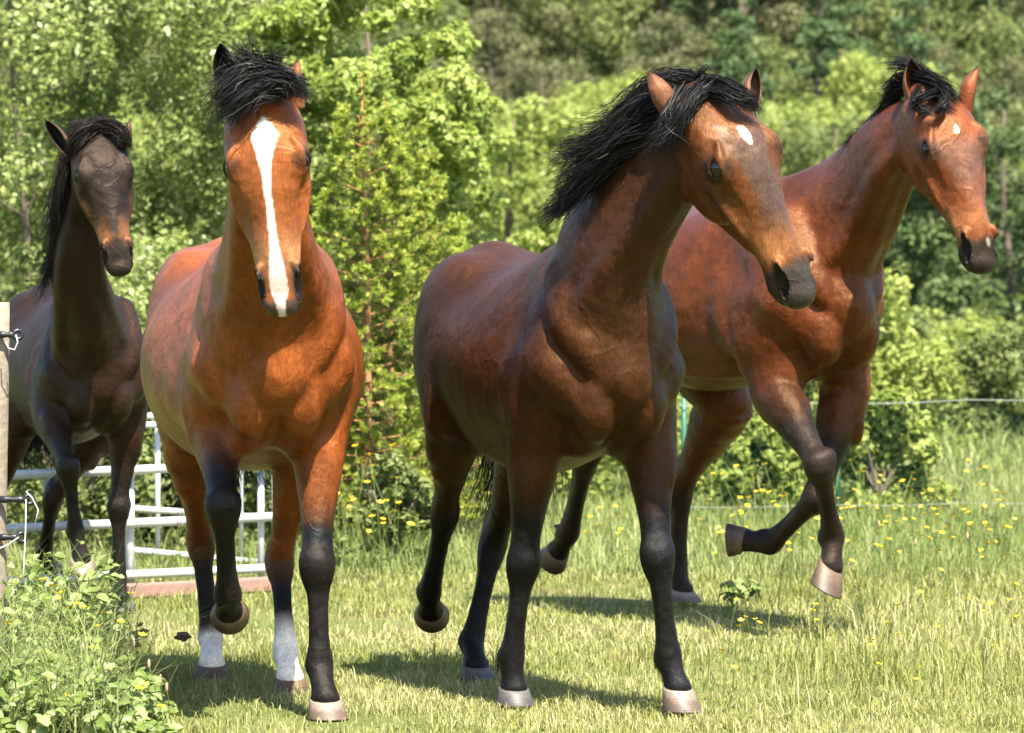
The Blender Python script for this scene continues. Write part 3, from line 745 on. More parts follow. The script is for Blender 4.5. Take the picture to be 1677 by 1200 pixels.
def finish(H, label, paint, ears):
    loc = H.O * np.array([1, 1, 0])
    root = empty('horse', loc, label, 'horse')
    V, Q, C, G, dark = H.job.result()
    hl = (V - H.hO) @ H.hax.T / H.hk
    C = paint(V, hl, G, C, H)
    hdm = sstep(G.get('head', 0) * 1.0, .4, .8)
    ed = np.min([np.linalg.norm(hl - c0, axis=1) - re for c0, re in H.eyes], axis=0)
    C = mixc(C, (.022, .015, .012), hdm * .85 * (1 - sstep(ed, .006, .020)))
    C = C * (1 - dark[:, None]) + np.array((.014, .010, .009)) * dark[:, None]
    # shallow unevenness under the skin
    nV = np.zeros_like(V)
    e1 = V[Q[:, 1]] - V[Q[:, 0]]; e2 = V[Q[:, 2]] - V[Q[:, 0]]; fn = np.cross(e1, e2)
    for k in range(4):
        for d in range(3): nV[:, d] += np.bincount(Q[:, k], fn[:, d], len(V))
    nV /= np.linalg.norm(nV, axis=1)[:, None] + 1e-9
    gt = G.get('trunk', 0) + .6 * G.get('neck', 0)
    V = V + nV * ((headnoise(V, 6, 3) * .0022 + headnoise(V, 28, 5) * .0004) * gt)[:, None]
    F = [Q[Q[:, 2] != Q[:, 3]], Q[Q[:, 2] == Q[:, 3]][:, :3]]; off = len(V); Vs = [V]; Cs = [C]
    for (base, tip, face, width, cin, cout) in ears:
        b = px(*base); t = px(*tip)
        ev, ef, ec = ear_geom(H, b - (t - b) * .10, t - b, np.array(face, float), np.linalg.norm(t - b) * 1.10, width, np.array(cout), np.array(cin))
        Vs.append(ev); Cs.append(ec); F.append(ef + off); off += len(ev)
    for pts, r0 in H.lids:
        P = np.array([H.h(*q) for q in pts]); m_ = 17; tt = np.linspace(0, 5, m_); i = np.minimum(tt.astype(int), 4); w = (tt - i)[:, None]
        A0, A1, A2, A3 = P[np.maximum(i - 1, 0)], P[i], P[i + 1], P[np.minimum(i + 2, 5)]
        ln = .5 * (2 * A1 + (A2 - A0) * w + (2 * A0 - 5 * A1 + 4 * A2 - A3) * w * w + (3 * A1 - A0 - 3 * A2 + A3) * w ** 3)
        T = np.gradient(ln, axis=0); T /= np.linalg.norm(T, axis=1)[:, None]; A = np.cross(T, H.hz); A /= np.linalg.norm(A, axis=1)[:, None]; B = np.cross(T, A); k8 = 8
        th = np.arange(k8) * 2 * math.pi / k8; rr = r0 * .62 * H.hk * np.sin(np.linspace(.35, math.pi - .35, m_))
        lv = (ln[:, None] + rr[:, None, None] * (np.cos(th)[None, :, None] * A[:, None] + np.sin(th)[None, :, None] * B[:, None])).reshape(-1, 3)
        ii_, jj_ = np.meshgrid(np.arange(m_ - 1), np.arange(k8), indexing='ij'); ii_ = ii_.ravel(); jj_ = jj_.ravel()
        lf = np.stack([ii_ * k8 + jj_, ii_ * k8 + (jj_ + 1) % k8, (ii_ + 1) * k8 + (jj_ + 1) % k8, (ii_ + 1) * k8 + jj_], 1)
        Vs.append(lv); Cs.append(np.tile((.010, .007, .006), (len(lv), 1))); F.append(lf + off); off += len(lv)
    V = np.concatenate(Vs) - loc; C = np.concatenate(Cs)
    link('body', new_mesh('body', V, F, COAT, cols=C * COAT_SCALE), root)
    for i, (c, s_, lat, nrm, kind) in enumerate(H.hooves):
        me = hoof_mesh(c - loc, s_ - loc, lat, nrm, H.sc, HOOFS[kind])
        link('hoof', me, root)
    # eyes
    for c0, re in H.eyes:
        c = H.h(*c0) - loc; r_ = re * H.hk; nu, nv = 18, 10
        vs = [c + r_ * np.array([math.sin(math.pi * i / nv) * math.cos(2 * math.pi * j / nu), math.sin(math.pi * i / nv) * math.sin(2 * math.pi * j / nu), math.cos(math.pi * i / nv)]) for i in range(nv + 1) for j in range(nu)]
        fs = [(i * nu + j, (i + 1) * nu + j, (i + 1) * nu + (j + 1) % nu, i * nu + (j + 1) % nu) for i in range(nv) for j in range(nu)]
        link('eye', new_mesh('eye', vs, np.array(fs), EYE), root)
    return root

def mixc(C, col, m): m = np.clip(m, 0, 1)[:, None]; return C * (1 - m) + np.array(col) * m

# ---- dark brown horse at the far left
H1 = Horse(-1.90, 17.83, 17, .90, wide=.88, coat=(.026, .013, .0078), point=(.014, .0105, .009), fat=1.05)
H1.trunk()
H1.head_frame(158, 218, 16.65, 199, 447, .605, 10)
H1.neck([px(124, 425, 17.0), px(140, 320, 16.85)], H1.hy, H1.h(.03, 0, -.04), throat=(.066, .075, .09))
H1.head(1.15)
J = [px(208, 690, 17.5), px(194, 832, 17.5), px(193, 945, 17.52), px(197, 984, 17.5)]
H1.leg('fore', J, 1, toe=px(200, 1001, 17.48), hoofcol=1)
J = [px(84, 680, 17.35), px(111, 768, 17.05), px(124, 872, 17.1), px(132, 914, 17.1)]
H1.leg('fore', J, -1, toe=px(137, 940, 17.08), sole=(.15, -.4, .93), hoofcol=0)
J = [px(168, 690, 18.2), px(86, 818, 18.3), px(72, 905, 18.55), px(78, 928, 18.62)]
H1.leg('hind', J, 1, toe=px(84, 938, 18.68), sole=(-.3, -.6, .6), hoofcol=1, cut=.9)
J = [px(25, 690, 18.0), px(-12, 830, 18.35), px(-14, 945, 18.3), px(-12, 968, 18.25)]
H1.leg('hind', J, -1, toe=px(-10, 980, 18.22), hoofcol=1, cut=.9)
def paint1(V, h, G, C, H):
    hd = sstep(G.get('head', 0) * 1.0, .4, .8)
    x, y, z = h.T; n = headnoise(V, 30, 1)
    C = mixc(C, (.019, .0145, .013), hd * .75 * sstep(z, -.01, .05))                  # grey-brown forehead
    tan = hd * np.exp(-((x - .455 + .02 * n) / .055) ** 2) * sstep(np.abs(y) + .02 * n, .008, .04) * sstep(z, -.12, -.02)
    C = mixc(C, (.22, .085, .030), tan * .95)
    C = mixc(C, (.10, .045, .02), hd * .5 * np.exp(-((x - .30) / .10) ** 2) * sstep(np.abs(y), .05, .08) * sstep(-z, -.02, .04))
    C = mixc(C, (.026, .021, .020), hd * sstep(x + .012 * n, .475, .53))
    return C
E1 = [((113, 246, 16.62), (75, 196, 16.62), (-.5, -.85, .2), .052, (.010, .008, .008), (.05, .03, .022)),
      ((206, 236, 16.66), (213, 196, 16.66), (.9, .4, .1), .042, (.010, .008, .008), (.10, .05, .045))]
start(H1)

# ---- bright bay with the white blaze
H2 = Horse(-.855, 13.74, 9, 1.0, coat=(.245, .066, .0165), point=(.012, .010, .0092), wide=1.17, fat=1.10)
H2.trunk()
H2.head_frame(428, 168, 12.5, 463, 512, .655, -3)
H2.neck([px(440, 420, 12.98), px(436, 300, 12.75)], H2.hy, H2.h(.03, 0, -.04), base_w=(.228, .32, .33), mw=(.125, .15, .15), throat=(.088, .09, .10))
H2.head(1.3)
J = [px(522, 705, 13.33), px(519, 928, 13.15), px(523, 1090, 13.14), px(532, 1146, 13.08)]
H2.leg('fore', J, 1, toe=px(537, 1178, 13.05), hoofcol=0, fat=1.05)
J = [px(352, 690, 13.38), px(365, 828, 13.05), px(373, 978, 13.20), px(375, 1000, 13.29)]
H2.leg('fore', J, -1, toe=px(376, 1008, 13.37), sole=(0, -.87, .42), hoofcol=2, cut=.45, fat=1.05)
J = [px(312, 700, 14.12), px(327, 880, 14.45), px(345, 1045, 14.42), px(346, 1088, 14.33)]
H2.leg('hind', J, -1, toe=px(345, 1113, 14.3), white=1.88, cut=1.02, hoofcol=2)
J = [px(500, 700, 13.92), px(457, 915, 14.12), px(468, 1068, 13.97), px(474, 1110, 13.88)]
H2.leg('hind', J, 1, toe=px(478, 1138, 13.85), white=1.80, cut=1.02, hoofcol=2)
def paint2(V, h, G, C, H):
    hd = sstep(G.get('head', 0) * 1.0, .4, .8)
    x, y, z = h.T; n = headnoise(V, 60, 1) + .5 * headnoise(V, 150, 4)
    # blaze: diamond on the forehead, narrow stripe down the nose, widening over the muzzle
    cx = np.interp(x, [.07, .12, .2, .3, .4, .47, .56], [.004, .004, -.004, -.004, -.002, -.003, -.002]) * 1.0
    hw = np.interp(x, [.055, .085, .115, .16, .22, .30, .40, .44, .50, .56, .60], [0, .024, .041, .026, .014, .011, .011, .013, .024, .026, .012])
    bl = sstep(hw - np.abs(y - cx) + n * .0025, -.002, .003) * (z > -.03) * hd
    dk = hd * sstep(np.abs(y) + .004 * n, .030, .046) * sstep(x, .475, .51)
    C = mixc(C, (.30, .10, .033), hd * .35)
    C = mixc(C, (.42, .20, .085), hd * .75 * np.exp(-((x - .45) / .05) ** 2))
    C = mixc(C, (.36, .20, .10), hd * .6 * sstep(-z, .10, .15))
    C = mixc(C, (.05, .042, .040), dk)
    C = mixc(C, (.05, .042, .040), hd * sstep(x + .005 * n, .575, .592) * .9)
    C = mixc(C, (.80, .76, .72), bl * (1 - .25 * sstep(n, 0, 1)))
    C = mixc(C, (.55, .36, .31), bl * sstep(x, .49, .54) * (.6 + .3 * n))
    C = mixc(C, (.10, .05, .03), hd * .45 * sstep(np.abs(y), .092, .108) * np.exp(-((x - .19) / .04) ** 2))
    return C
E2 = [((383, 160, 12.52), (362, 70, 12.50), (-.35, -.92, .1), .078, (.014, .009, .008), (.06, .03, .02)),
      ((481, 168, 12.55), (487, 95, 12.56), (.95, .3, .05), .058, (.03, .015, .01), (.26, .10, .05))]
start(H2)

# ---- dark bay with the head turned, nearest the camera
H3 = Horse(.125, 13.75, 19, .985, coat=(.050, .0165, .0052), point=(.0075, .0066, .0062), wide=1.0, fat=1.1)
H3.trunk()
H3.head_frame(1160, 165, 12.80, 1324, 495, .70, 38)
H3.neck([px(1000, 400, 13.12), px(1078, 280, 12.98)], H3.hy, H3.h(.04, 0, -.06), base_w=(.17, .32, .30), mw=(.105, .19, .17), throat=(.078, .10, .12))
H3.head(1.35)
J = [px(1062, 710, 13.36), px(1077, 912, 13.2), px(1096, 1080, 13.22), px(1110, 1128, 13.2)]
H3.leg('fore', J, 1, toe=px(1119, 1166, 13.18), hoofcol=0, fat=1.05)
J = [px(876, 725, 13.35), px(857, 925, 13.38), px(838, 1080, 13.42), px(841, 1128, 13.41)]
H3.leg('fore', J, -1, toe=px(844, 1156, 13.4), hoofcol=1, fat=1.05, cut=.4, blend=.5)
J = [px(745, 690, 14.0), px(730, 838, 14.28), px(703, 975, 14.48), px(705, 1000, 14.58)]
H3.leg('hind', J, -1, toe=px(707, 1009, 14.65), sole=(0, -.85, .45), hoofcol=2, cut=.85)
J = [px(868, 720, 14.15), px(808, 890, 14.42), px(773, 1052, 14.40), px(779, 1090, 14.34)]
H3.leg('hind', J, 1, toe=px(783, 1113, 14.32), hoofcol=1, cut=.6)
def paint3(V, h, G, C, H):
    hd = sstep(G.get('head', 0) * 1.0, .4, .8)
    x, y, z = h.T; n = headnoise(V, 40, 1) + .4 * headnoise(V, 150, 4)
    C = mixc(C, (.115, .038, .013), hd * .9)
    C = mixc(C, (.075, .052, .046), hd * .85 * (z > -.02) * (1 - sstep(np.abs(y) + .008 * n, .030 + .03 * sstep(.25 - x, 0, .12), .062 + .03 * sstep(.25 - x, 0, .12))) * sstep(.46 - x, 0, .06) * sstep(x, .08, .13))     # sky sheen on the nose bridge, painted into the coat as grey
    C = mixc(C, (.17, .06, .022), hd * .8 * np.exp(-((x - .085) / .04) ** 2) * sstep(z, .02, .05))
    C = mixc(C, (.07, .042, .034), hd * .75 * np.exp(-((x - .25) / .06) ** 2 - ((z + .035) / .03) ** 2))
    C = mixc(C, (.24, .085, .028), hd * .6 * np.exp(-((x - .36) / .09) ** 2 - ((np.abs(y) - .07) / .03) ** 2))
    C = mixc(C, (.27, .105, .036), hd * .9 * np.exp(-((x - .445 + .01 * n) / .055) ** 2))
    C = mixc(C, (.036, .031, .031), hd * sstep(x + .012 * n - .10 * z, .485, .520))
    star = np.hypot((x - .135) / .030, (y - .002) / .016) + n * .38
    C = mixc(C, (.80, .76, .72), hd * (z > 0) * sstep(1.0 - star, 0, .2))
    C = mixc(C, (.30, .25, .22), hd * (z > 0) * .5 * sstep(1.0 - np.hypot((x - .10) / .03, (y + .055) / .02) - .3 * n, 0, .6))
    g = G.get('neck', 0)
    C = mixc(C, (.06, .03, .02), g * .25)
    return C
E3 = [((1105, 190, 12.80), (1061, 116, 12.82), (-.25, .35, .3), .062, (.03, .016, .012), (.22, .09, .05)),
      ((1222, 172, 12.90), (1237, 112, 12.92), (.7, -.5, .2), .062, (.04, .025, .022), (.14, .07, .05))]
start(H3)

# ---- red bay at the right
H4 = Horse(.87, 16.85, 35, 1.09, rise=.09, coat=(.108, .028, .0085), point=(.020, .013, .0105), fat=1.0)
H4.trunk()
H4.head_frame(1530, 158, 15.75, 1616, 441, .71, 31)
H4.neck([px(1400, 340, 16.22), px(1456, 248, 15.98)], H4.hy, H4.h(.03, 0, -.05), base_w=(.15, .33, .28), mw=(.09, .19, .14), throat=(.068, .08, .095))
H4.head(1.3)
J = [px(1272, 640, 16.30), px(1343, 762, 16.0), px(1366, 880, 16.18), px(1361, 926, 16.15)]
H4.leg('fore', J, -1, toe=px(1352, 966, 16.1), sole=(.45, -.15, .85), hoofcol=2, cut=.2, blend=.5)
J = [px(1385, 640, 16.55), px(1338, 818, 16.4), px(1262, 893, 16.6), px(1218, 884, 16.68)]
H4.leg('fore', J, 1, toe=px(1192, 882, 16.72), sole=(.95, -.2, .05), hoofcol=2, cut=.35)
J = [px(1188, 660, 17.3), px(1116, 798, 17.62), px(1110, 938, 17.65), px(1117, 966, 17.62)]
H4.leg('hind', J, 1, toe=px(1123, 986, 17.6), hoofcol=0, cut=.85)
J = [px(1050, 640, 17.1), px(960, 752, 17.5), px(932, 876, 17.8), px(914, 902, 17.93)]
H4.leg('hind', J, -1, toe=px(903, 918, 18.0), sole=(.35, -.6, .5), hoofcol=2, cut=.7)
def paint4(V, h, G, C, H):
    hd = sstep(G.get('head', 0) * 1.0, .4, .8)
    x, y, z = h.T; n = headnoise(V, 40, 2) + .4 * headnoise(V, 150, 4)
    C = mixc(C, (.19, .052, .018), hd * .9)
    C = mixc(C, (.15, .085, .07), hd * .7 * sstep(z + .008 * n, .035, .062) * sstep(x, .15, .22) * sstep(.46 - x, 0, .06))
    C = mixc(C, (.40, .20, .09), hd * .8 * np.exp(-((x - .46 + .01 * n) / .055) ** 2) * sstep(-z, -.03, .03))
    C = mixc(C, (.34, .13, .05), hd * .6 * np.exp(-((x - .45) / .05) ** 2))
    C = mixc(C, (.026, .020, .018), hd * sstep(x + .012 * n - .12 * z, .50, .535))
    star = np.hypot((x - .155) / .022, (y + .004 + .2 * (x - .15)) / .012) + n * .55
    C = mixc(C, (.80, .76, .72), hd * (z > 0) * sstep(1.0 - star, 0, .3))
    sn = np.hypot((x - .535) / .020, (y - .018) / .012) + n * .2
    C = mixc(C, (.45, .38, .36), .8 * hd * (z > -.03) * sstep(1.0 - sn, 0, .4))
    return C
E4 = [((1502, 170, 15.78), (1490, 98, 15.78), (.15, -.95, 0), .078, (.05, .02, .012), (.12, .04, .02)),
      ((1577, 176, 15.80), (1601, 106, 15.80), (.95, .1, 0), .062, (.03, .015, .01), (.24, .07, .035))]
start(H4)

R1 = finish(H1, 'almost black brown horse with tan nose ring, furthest left behind the wooden post', paint1, E1)
R2 = finish(H2, 'bright chestnut bay horse with a white blaze and two white hind socks', paint2, E2)
R3 = finish(H3, 'big dark bay horse in front with long black mane and its head turned right', paint3, E3)
R4 = finish(H4, 'red bay horse with a small star, trotting furthest right with a foreleg raised', paint4, E4)

# ------------------------------------------------------------------ manes, forelocks, tails
locks('mane', H3, R3, HAIR, [
    ([(1140, 140, 12.90), (1092, 130, 12.90), (1045, 158, 12.92), (1000, 196, 12.95), (948, 204, 13.0)], 120, .022, .030),
    ([(1125, 155, 12.88), (1075, 146, 12.90), (1030, 180, 12.92), (985, 226, 12.95), (928, 232, 13.0)], 140, .022, .030),
    ([(1110, 165, 12.88), (1055, 165, 12.90), (1010, 212, 12.92), (965, 238, 12.95), (905, 258, 13.0)], 130, .020, .026),
    ([(1105, 180, 12.88), (1045, 195, 12.90), (985, 240, 12.95), (918, 268, 13.0)], 190, .022, .026),
    ([(1085, 205, 12.90), (1025, 222, 12.92), (965, 262, 12.97), (925, 300, 13.0)], 190, .022, .024),
    ([(1060, 228, 12.95), (1005, 250, 12.95), (950, 290, 13.0), (908, 330, 13.02)], 190, .02, .020),
    ([(1030, 250, 13.0), (975, 280, 13.0), (930, 320, 13.02), (896, 350, 13.05)], 190, .018, .014),
    ([(990, 285, 13.05), (945, 318, 13.05), (910, 345, 13.08), (890, 362, 13.1)], 150, .016, .008),
    ([(1120, 150, 12.80), (1098, 185, 12.74), (1090, 215, 12.74), (1108, 240, 12.76)], 130, .012, .012),
    ([(1140, 150, 12.82), (1120, 190, 12.74), (1085, 225, 12.74), (1060, 250, 12.80)], 110, .014, .016),
    ([(1000, 225, 12.95), (945, 250, 12.98), (915, 262, 13.0), (895, 280, 13.02)], 22, .02, .02),
    ([(1000, 250, 12.95), (950, 245, 12.98), (925, 262, 13.0), (905, 270, 13.02)], 16, .02, .02)], seed=3, jitter=.019)
locks('forelock', H3, R3, HAIR, [
    ([(1165, 138, 12.82), (1140, 150, 12.76), (1118, 185, 12.70), (1105, 232, 12.72)], 190, .014, .012),
    ([(1170, 140, 12.80), (1135, 165, 12.74), (1105, 205, 12.72), (1078, 235, 12.72)], 150, .014, .014),
    ([(1155, 138, 12.82), (1190, 140, 12.76), (1222, 158, 12.72), (1243, 187, 12.76)], 190, .014, .008),
    ([(1150, 145, 12.80), (1180, 152, 12.74), (1210, 165, 12.70), (1235, 180, 12.74)], 130, .014, .010),
    ([(1150, 140, 12.85), (1145, 118, 12.82), (1158, 108, 12.80), (1168, 124, 12.80)], 14, .010, .008),
    ([(1160, 140, 12.85), (1130, 120, 12.84), (1100, 122, 12.84), (1070, 130, 12.86)], 30, .012, .018)], seed=4, jitter=.010)
locks('forelock', H2, R2, HAIR, [
    ([(478, 142, 12.46), (435, 130, 12.41), (392, 152, 12.39), (362, 196, 12.43)], 230, .016, .026),
    ([(465, 128, 12.46), (420, 115, 12.43), (385, 140, 12.41), (358, 178, 12.40)], 190, .018, .030),
    ([(455, 150, 12.42), (420, 150, 12.38), (390, 172, 12.37), (372, 196, 12.41)], 170, .016, .018),
    ([(430, 132, 12.44), (460, 124, 12.41), (488, 138, 12.41), (504, 158, 12.40)], 170, .016, .012),
    ([(425, 142, 12.40), (455, 140, 12.39), (480, 146, 12.39), (502, 160, 12.43)], 120, .012, .008),
    ([(440, 122, 12.46), (405, 104, 12.44), (388, 92, 12.44), (378, 78, 12.44)], 70, .022, .022),
    ([(430, 125, 12.46), (425, 104, 12.44), (415, 92, 12.44), (404, 80, 12.44)], 45, .020, .024),
    ([(440, 120, 12.46), (448, 104, 12.44), (456, 96, 12.44), (466, 92, 12.44)], 36, .020, .022),
    ([(400, 130, 12.42), (370, 130, 12.43), (350, 150, 12.43), (338, 150, 12.43)], 26, .020, .030)], seed=5, jitter=.014)
locks('forelock', H2, R2, HAIR, [
    ([(400, 135, 12.46), (372, 120, 12.44), (352, 128, 12.44), (336, 122, 12.44)], 26, .020, .032),
    ([(400, 150, 12.42), (368, 160, 12.40), (352, 182, 12.40), (346, 205, 12.42)], 40, .018, .028),
    ([(430, 120, 12.46), (400, 92, 12.45), (385, 78, 12.45), (392, 64, 12.45)], 22, .022, .030)], seed=15, jitter=.018, w0=.0009)
locks('forelock', H1, R1, HAIR_BROWN, [
    ([(170, 208, 16.68), (145, 206, 16.59), (122, 226, 16.57), (112, 262, 16.63)], 170, .016, .012),
    ([(168, 212, 16.64), (145, 216, 16.58), (128, 236, 16.57), (118, 262, 16.61)], 130, .014, .012),
    ([(166, 210, 16.68), (190, 206, 16.60), (206, 222, 16.58), (211, 250, 16.63)], 140, .014, .008),
    ([(165, 214, 16.64), (186, 214, 16.59), (200, 228, 16.58), (208, 246, 16.61)], 90, .012, .008),
    ([(165, 212, 16.70), (160, 200, 16.66), (166, 194, 16.66), (176, 198, 16.66)], 40, .014, .014),
    ([(150, 212, 16.70), (135, 200, 16.68), (122, 205, 16.68), (115, 212, 16.68)], 40, .014, .012)], seed=6, jitter=.010)
locks('mane', H1, R1, HAIR_BROWN, [
    ([(125, 225, 16.80), (106, 262, 16.78), (103, 320, 16.80), (92, 372, 16.85)], 150, .018, .022),
    ([(118, 265, 16.85), (102, 310, 16.84), (96, 370, 16.86), (84, 420, 16.92)], 160, .018, .024),
    ([(112, 310, 16.90), (98, 360, 16.88), (90, 410, 16.92), (74, 462, 16.98)], 160, .018, .022),
    ([(105, 360, 16.98), (92, 400, 16.96), (80, 445, 17.0), (62, 492, 17.05)], 140, .016, .014),
    ([(100, 300, 16.86), (84, 350, 16.86), (82, 380, 16.86), (66, 385, 16.88)], 26, .018, .022)], seed=7, jitter=.016)
locks('forelock', H4, R4, HAIR, [
    ([(1490, 118, 15.85), (1525, 128, 15.72), (1552, 145, 15.66), (1570, 168, 15.66)], 150, .014, .010),
    ([(1505, 128, 15.82), (1530, 138, 15.70), (1550, 152, 15.64), (1566, 174, 15.64)], 130, .014, .008),
    ([(1510, 140, 15.80), (1496, 160, 15.66), (1506, 178, 15.60), (1528, 184, 15.60)], 130, .012, .010),
    ([(1545, 150, 15.76), (1520, 156, 15.62), (1500, 166, 15.60), (1492, 182, 15.62)], 110, .012, .010),
    ([(1530, 140, 15.76), (1548, 160, 15.62), (1540, 178, 15.59), (1520, 188, 15.60)], 110, .012, .008)], seed=8, jitter=.008)
locks('mane', H4, R4, HAIR, [
    ([(1505, 125, 15.88), (1490, 108, 15.88), (1468, 106, 15.90), (1450, 112, 15.92)], 90, .018, .016),
    ([(1495, 130, 15.90), (1475, 130, 15.92), (1458, 145, 15.95), (1448, 165, 15.98)], 150, .022, .020),
    ([(1485, 140, 15.92), (1465, 150, 15.95), (1450, 170, 15.98), (1436, 190, 16.0)], 150, .018, .018),
    ([(1470, 165, 15.96), (1450, 176, 15.98), (1438, 190, 16.0), (1424, 206, 16.04)], 130, .014, .012),
    ([(1450, 190, 16.04), (1432, 196, 16.05), (1418, 208, 16.08), (1402, 222, 16.1)], 90, .012, .008),
    ([(1425, 212, 16.1), (1408, 218, 16.12), (1392, 230, 16.14), (1378, 240, 16.16)], 80, .010, .007)], seed=9, jitter=.008)
def tail(H, R_, mat, swing, seed):
    k = lambda x, y, z: H.w(x, y, z)
    sp = []
    for i in range(7):
        y = (i - 3) * .03
        sp.append(([k(-.86, 0, 1.30), k(-1.0, y * .5 + swing * .1, 1.22), k(-1.02, y + swing * .5, .90), k(-.98 + .02 * i, y * 1.6 + swing, .52 + .03 * i)], 90, .018, .035))
    locks('tail', H, R_, mat, sp, seed=seed, jitter=.02, w0=.003)
tail(H1, R1, HAIR_BROWN, .05, 21); tail(H2, R2, HAIR, .0, 22); tail(H4, R4, HAIR, -.1, 24)
dk = H3.w(-.86, 0, 1.30)
locks('tail', H3, R3, HAIR, [
    ([dk, (762, 520, 14.80), (800, 700, 14.85), (800, 850, 14.85)], 80, .015, .020),
    ([dk, (770, 520, 14.80), (815, 690, 14.85), (768, 862, 14.88)], 60, .015, .022),
    ([dk, (775, 520, 14.80), (830, 690, 14.85), (812, 880, 14.88)], 90, .015, .030),
    ([dk, (790, 520, 14.80), (870, 690, 14.85), (842, 868, 14.88)], 90, .015, .025),
    ([dk, (800, 520, 14.80), (890, 680, 14.85), (905, 862, 14.88)], 70, .015, .020)], seed=23, jitter=.03, w0=.0025, seg=16)

for H, R_, m_ in ((H1, R1, HAIR_BROWN), (H2, R2, HAIR), (H3, R3, HAIR), (H4, R4, HAIR)):
    for i, (c, bk, dn, lt) in enumerate(H.fet):
        if H is H2 and i > 1: continue                       # the socked legs have pale, short hair
        k_ = H.sc
        locks('fetlock_hair', H, R_, m_, [([c + lt * q * .022 * k_, c + lt * q * .026 * k_ + bk * .018 * k_ + dn * .025 * k_, c + lt * q * .016 * k_ + bk * .022 * k_ + dn * .060 * k_], 26, .007, .010) for q in (-.8, 0, .8)],
              seed=60 + i, w0=.0010, jitter=.004, seg=6)
# ------------------------------------------------------------------ the setting
def vnoise(x, y, s, seed=0):
    r = np.random.default_rng(seed); out = 0
    for i in range(6):
        a = r.random() * 6.28; f = s * (1.6 ** i)
        out = out + np.sin((x * math.cos(a) + y * math.sin(a)) * f + r.random() * 6.28) * (.62 ** i)
    return out / 1.6
def ground_z(x, y):
    x = np.asarray(x, float); y = np.asarray(y, float)
    far = np.interp(y, [-50, 120, 141, 153, 166, 180, 194, 208, 222, 236, 420], [0, 0, .8, 3, 6, 10, 15, 21, 28, 36, 90])
    return far + vnoise(x, y, .9, 1) * .018 * np.clip((y - 9) / 6, 0, 1) + np.where(y > 120, vnoise(x, y, .07, 2) * .9 * np.clip((y - 120) / 40, 0, 1), 0)

gx = np.unique(np.concatenate([np.linspace(-160, 160, 65), np.linspace(-6, 6, 81)]))
gy = np.unique(np.concatenate([np.linspace(-40, 420, 93), np.linspace(10, 30, 101)]))
GX, GY = np.meshgrid(gx, gy, indexing='ij')
gv = np.stack([GX, GY, ground_z(GX, GY)], -1).reshape(-1, 3); ny = len(gy)
ii, jj = np.meshgrid(np.arange(len(gx) - 1), np.arange(ny - 1), indexing='ij'); ii = ii.ravel() * ny + jj.ravel()
def ground_material():
    m, nt, p = mat_new('meadow_soil')
    tc = N(nt, 'ShaderNodeTexCoord')
    n1 = N(nt, 'ShaderNodeTexNoise', Scale=1.3, Detail=8.0, Roughness=.65); L(nt, tc.outputs['Object'], n1.inputs['Vector'])
    n2 = N(nt, 'ShaderNodeTexNoise', Scale=60.0, Detail=6.0); L(nt, tc.outputs['Object'], n2.inputs['Vector'])
    cr = N(nt, 'ShaderNodeValToRGB'); e = cr.color_ramp.elements
    e[0].position = .35; e[0].color = (.075, .095, .024, 1); e[1].position = .66; e[1].color = (.16, .13, .06, 1)
    e2 = e.new(.52); e2.color = (.11, .13, .038, 1)
    L(nt, n1.outputs['Fac'], cr.inputs[0])
    mx = N(nt, 'ShaderNodeMix', _data_type='RGBA', _blend_type='MULTIPLY'); mx.inputs[0].default_value = .7
    mr = N(nt, 'ShaderNodeMapRange'); mr.inputs['From Min'].default_value = .3; mr.inputs['From Max'].default_value = .7; mr.inputs['To Min'].default_value = .5; mr.inputs['To Max'].default_value = 1.3
    L(nt, n2.outputs['Fac'], mr.inputs['Value']); L(nt, cr.outputs[0], mx.inputs[6]); L(nt, mr.outputs[0], mx.inputs[7]); 
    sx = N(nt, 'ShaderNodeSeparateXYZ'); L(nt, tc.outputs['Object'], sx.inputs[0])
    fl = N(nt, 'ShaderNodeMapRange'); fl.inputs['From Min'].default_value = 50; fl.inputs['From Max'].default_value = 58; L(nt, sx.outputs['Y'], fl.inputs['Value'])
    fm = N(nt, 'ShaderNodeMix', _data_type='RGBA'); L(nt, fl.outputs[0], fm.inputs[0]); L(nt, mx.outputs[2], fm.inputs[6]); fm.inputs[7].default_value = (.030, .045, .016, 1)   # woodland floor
    L(nt, fm.outputs[2], p.inputs['Base Color'])
    p.inputs['Roughness'].default_value = .95; p.inputs['Specular IOR Level'].default_value = .1
    b = N(nt, 'ShaderNodeBump', Strength=.8, Distance=.02); L(nt, n2.outputs['Fac'], b.inputs['Height']); L(nt, b.outputs[0], p.inputs['Normal'])
    return m
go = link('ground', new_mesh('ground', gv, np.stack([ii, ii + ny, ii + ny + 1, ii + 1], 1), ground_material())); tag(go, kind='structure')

def leaf_material(name, c0, c1, c2, trans=.35, rough=.55, spec=.25):
    m, nt, p = mat_new(name)
    a = N(nt, 'ShaderNodeAttribute'); a.attribute_name = 'vary'
    cr = N(nt, 'ShaderNodeValToRGB'); e = cr.color_ramp.elements
    e[0].position = 0; e[0].color = (*c0, 1); e[1].position = 1; e[1].color = (*c2, 1); q = e.new(.55); q.color = (*c1, 1)
    L(nt, a.outputs['Fac'], cr.inputs[0]); L(nt, cr.outputs[0], p.inputs['Base Color'])
    p.inputs['Roughness'].default_value = rough; p.inputs['Specular IOR Level'].default_value = spec
    tr = N(nt, 'ShaderNodeBsdfTranslucent'); L(nt, cr.outputs[0], tr.inputs['Color'])
    mx = N(nt, 'ShaderNodeMixShader'); mx.inputs[0].default_value = trans
    L(nt, p.outputs[0], mx.inputs[1]); L(nt, tr.outputs[0], mx.inputs[2])
    L(nt, mx.outputs[0], nt.nodes['Material Output'].inputs[0])
    return m

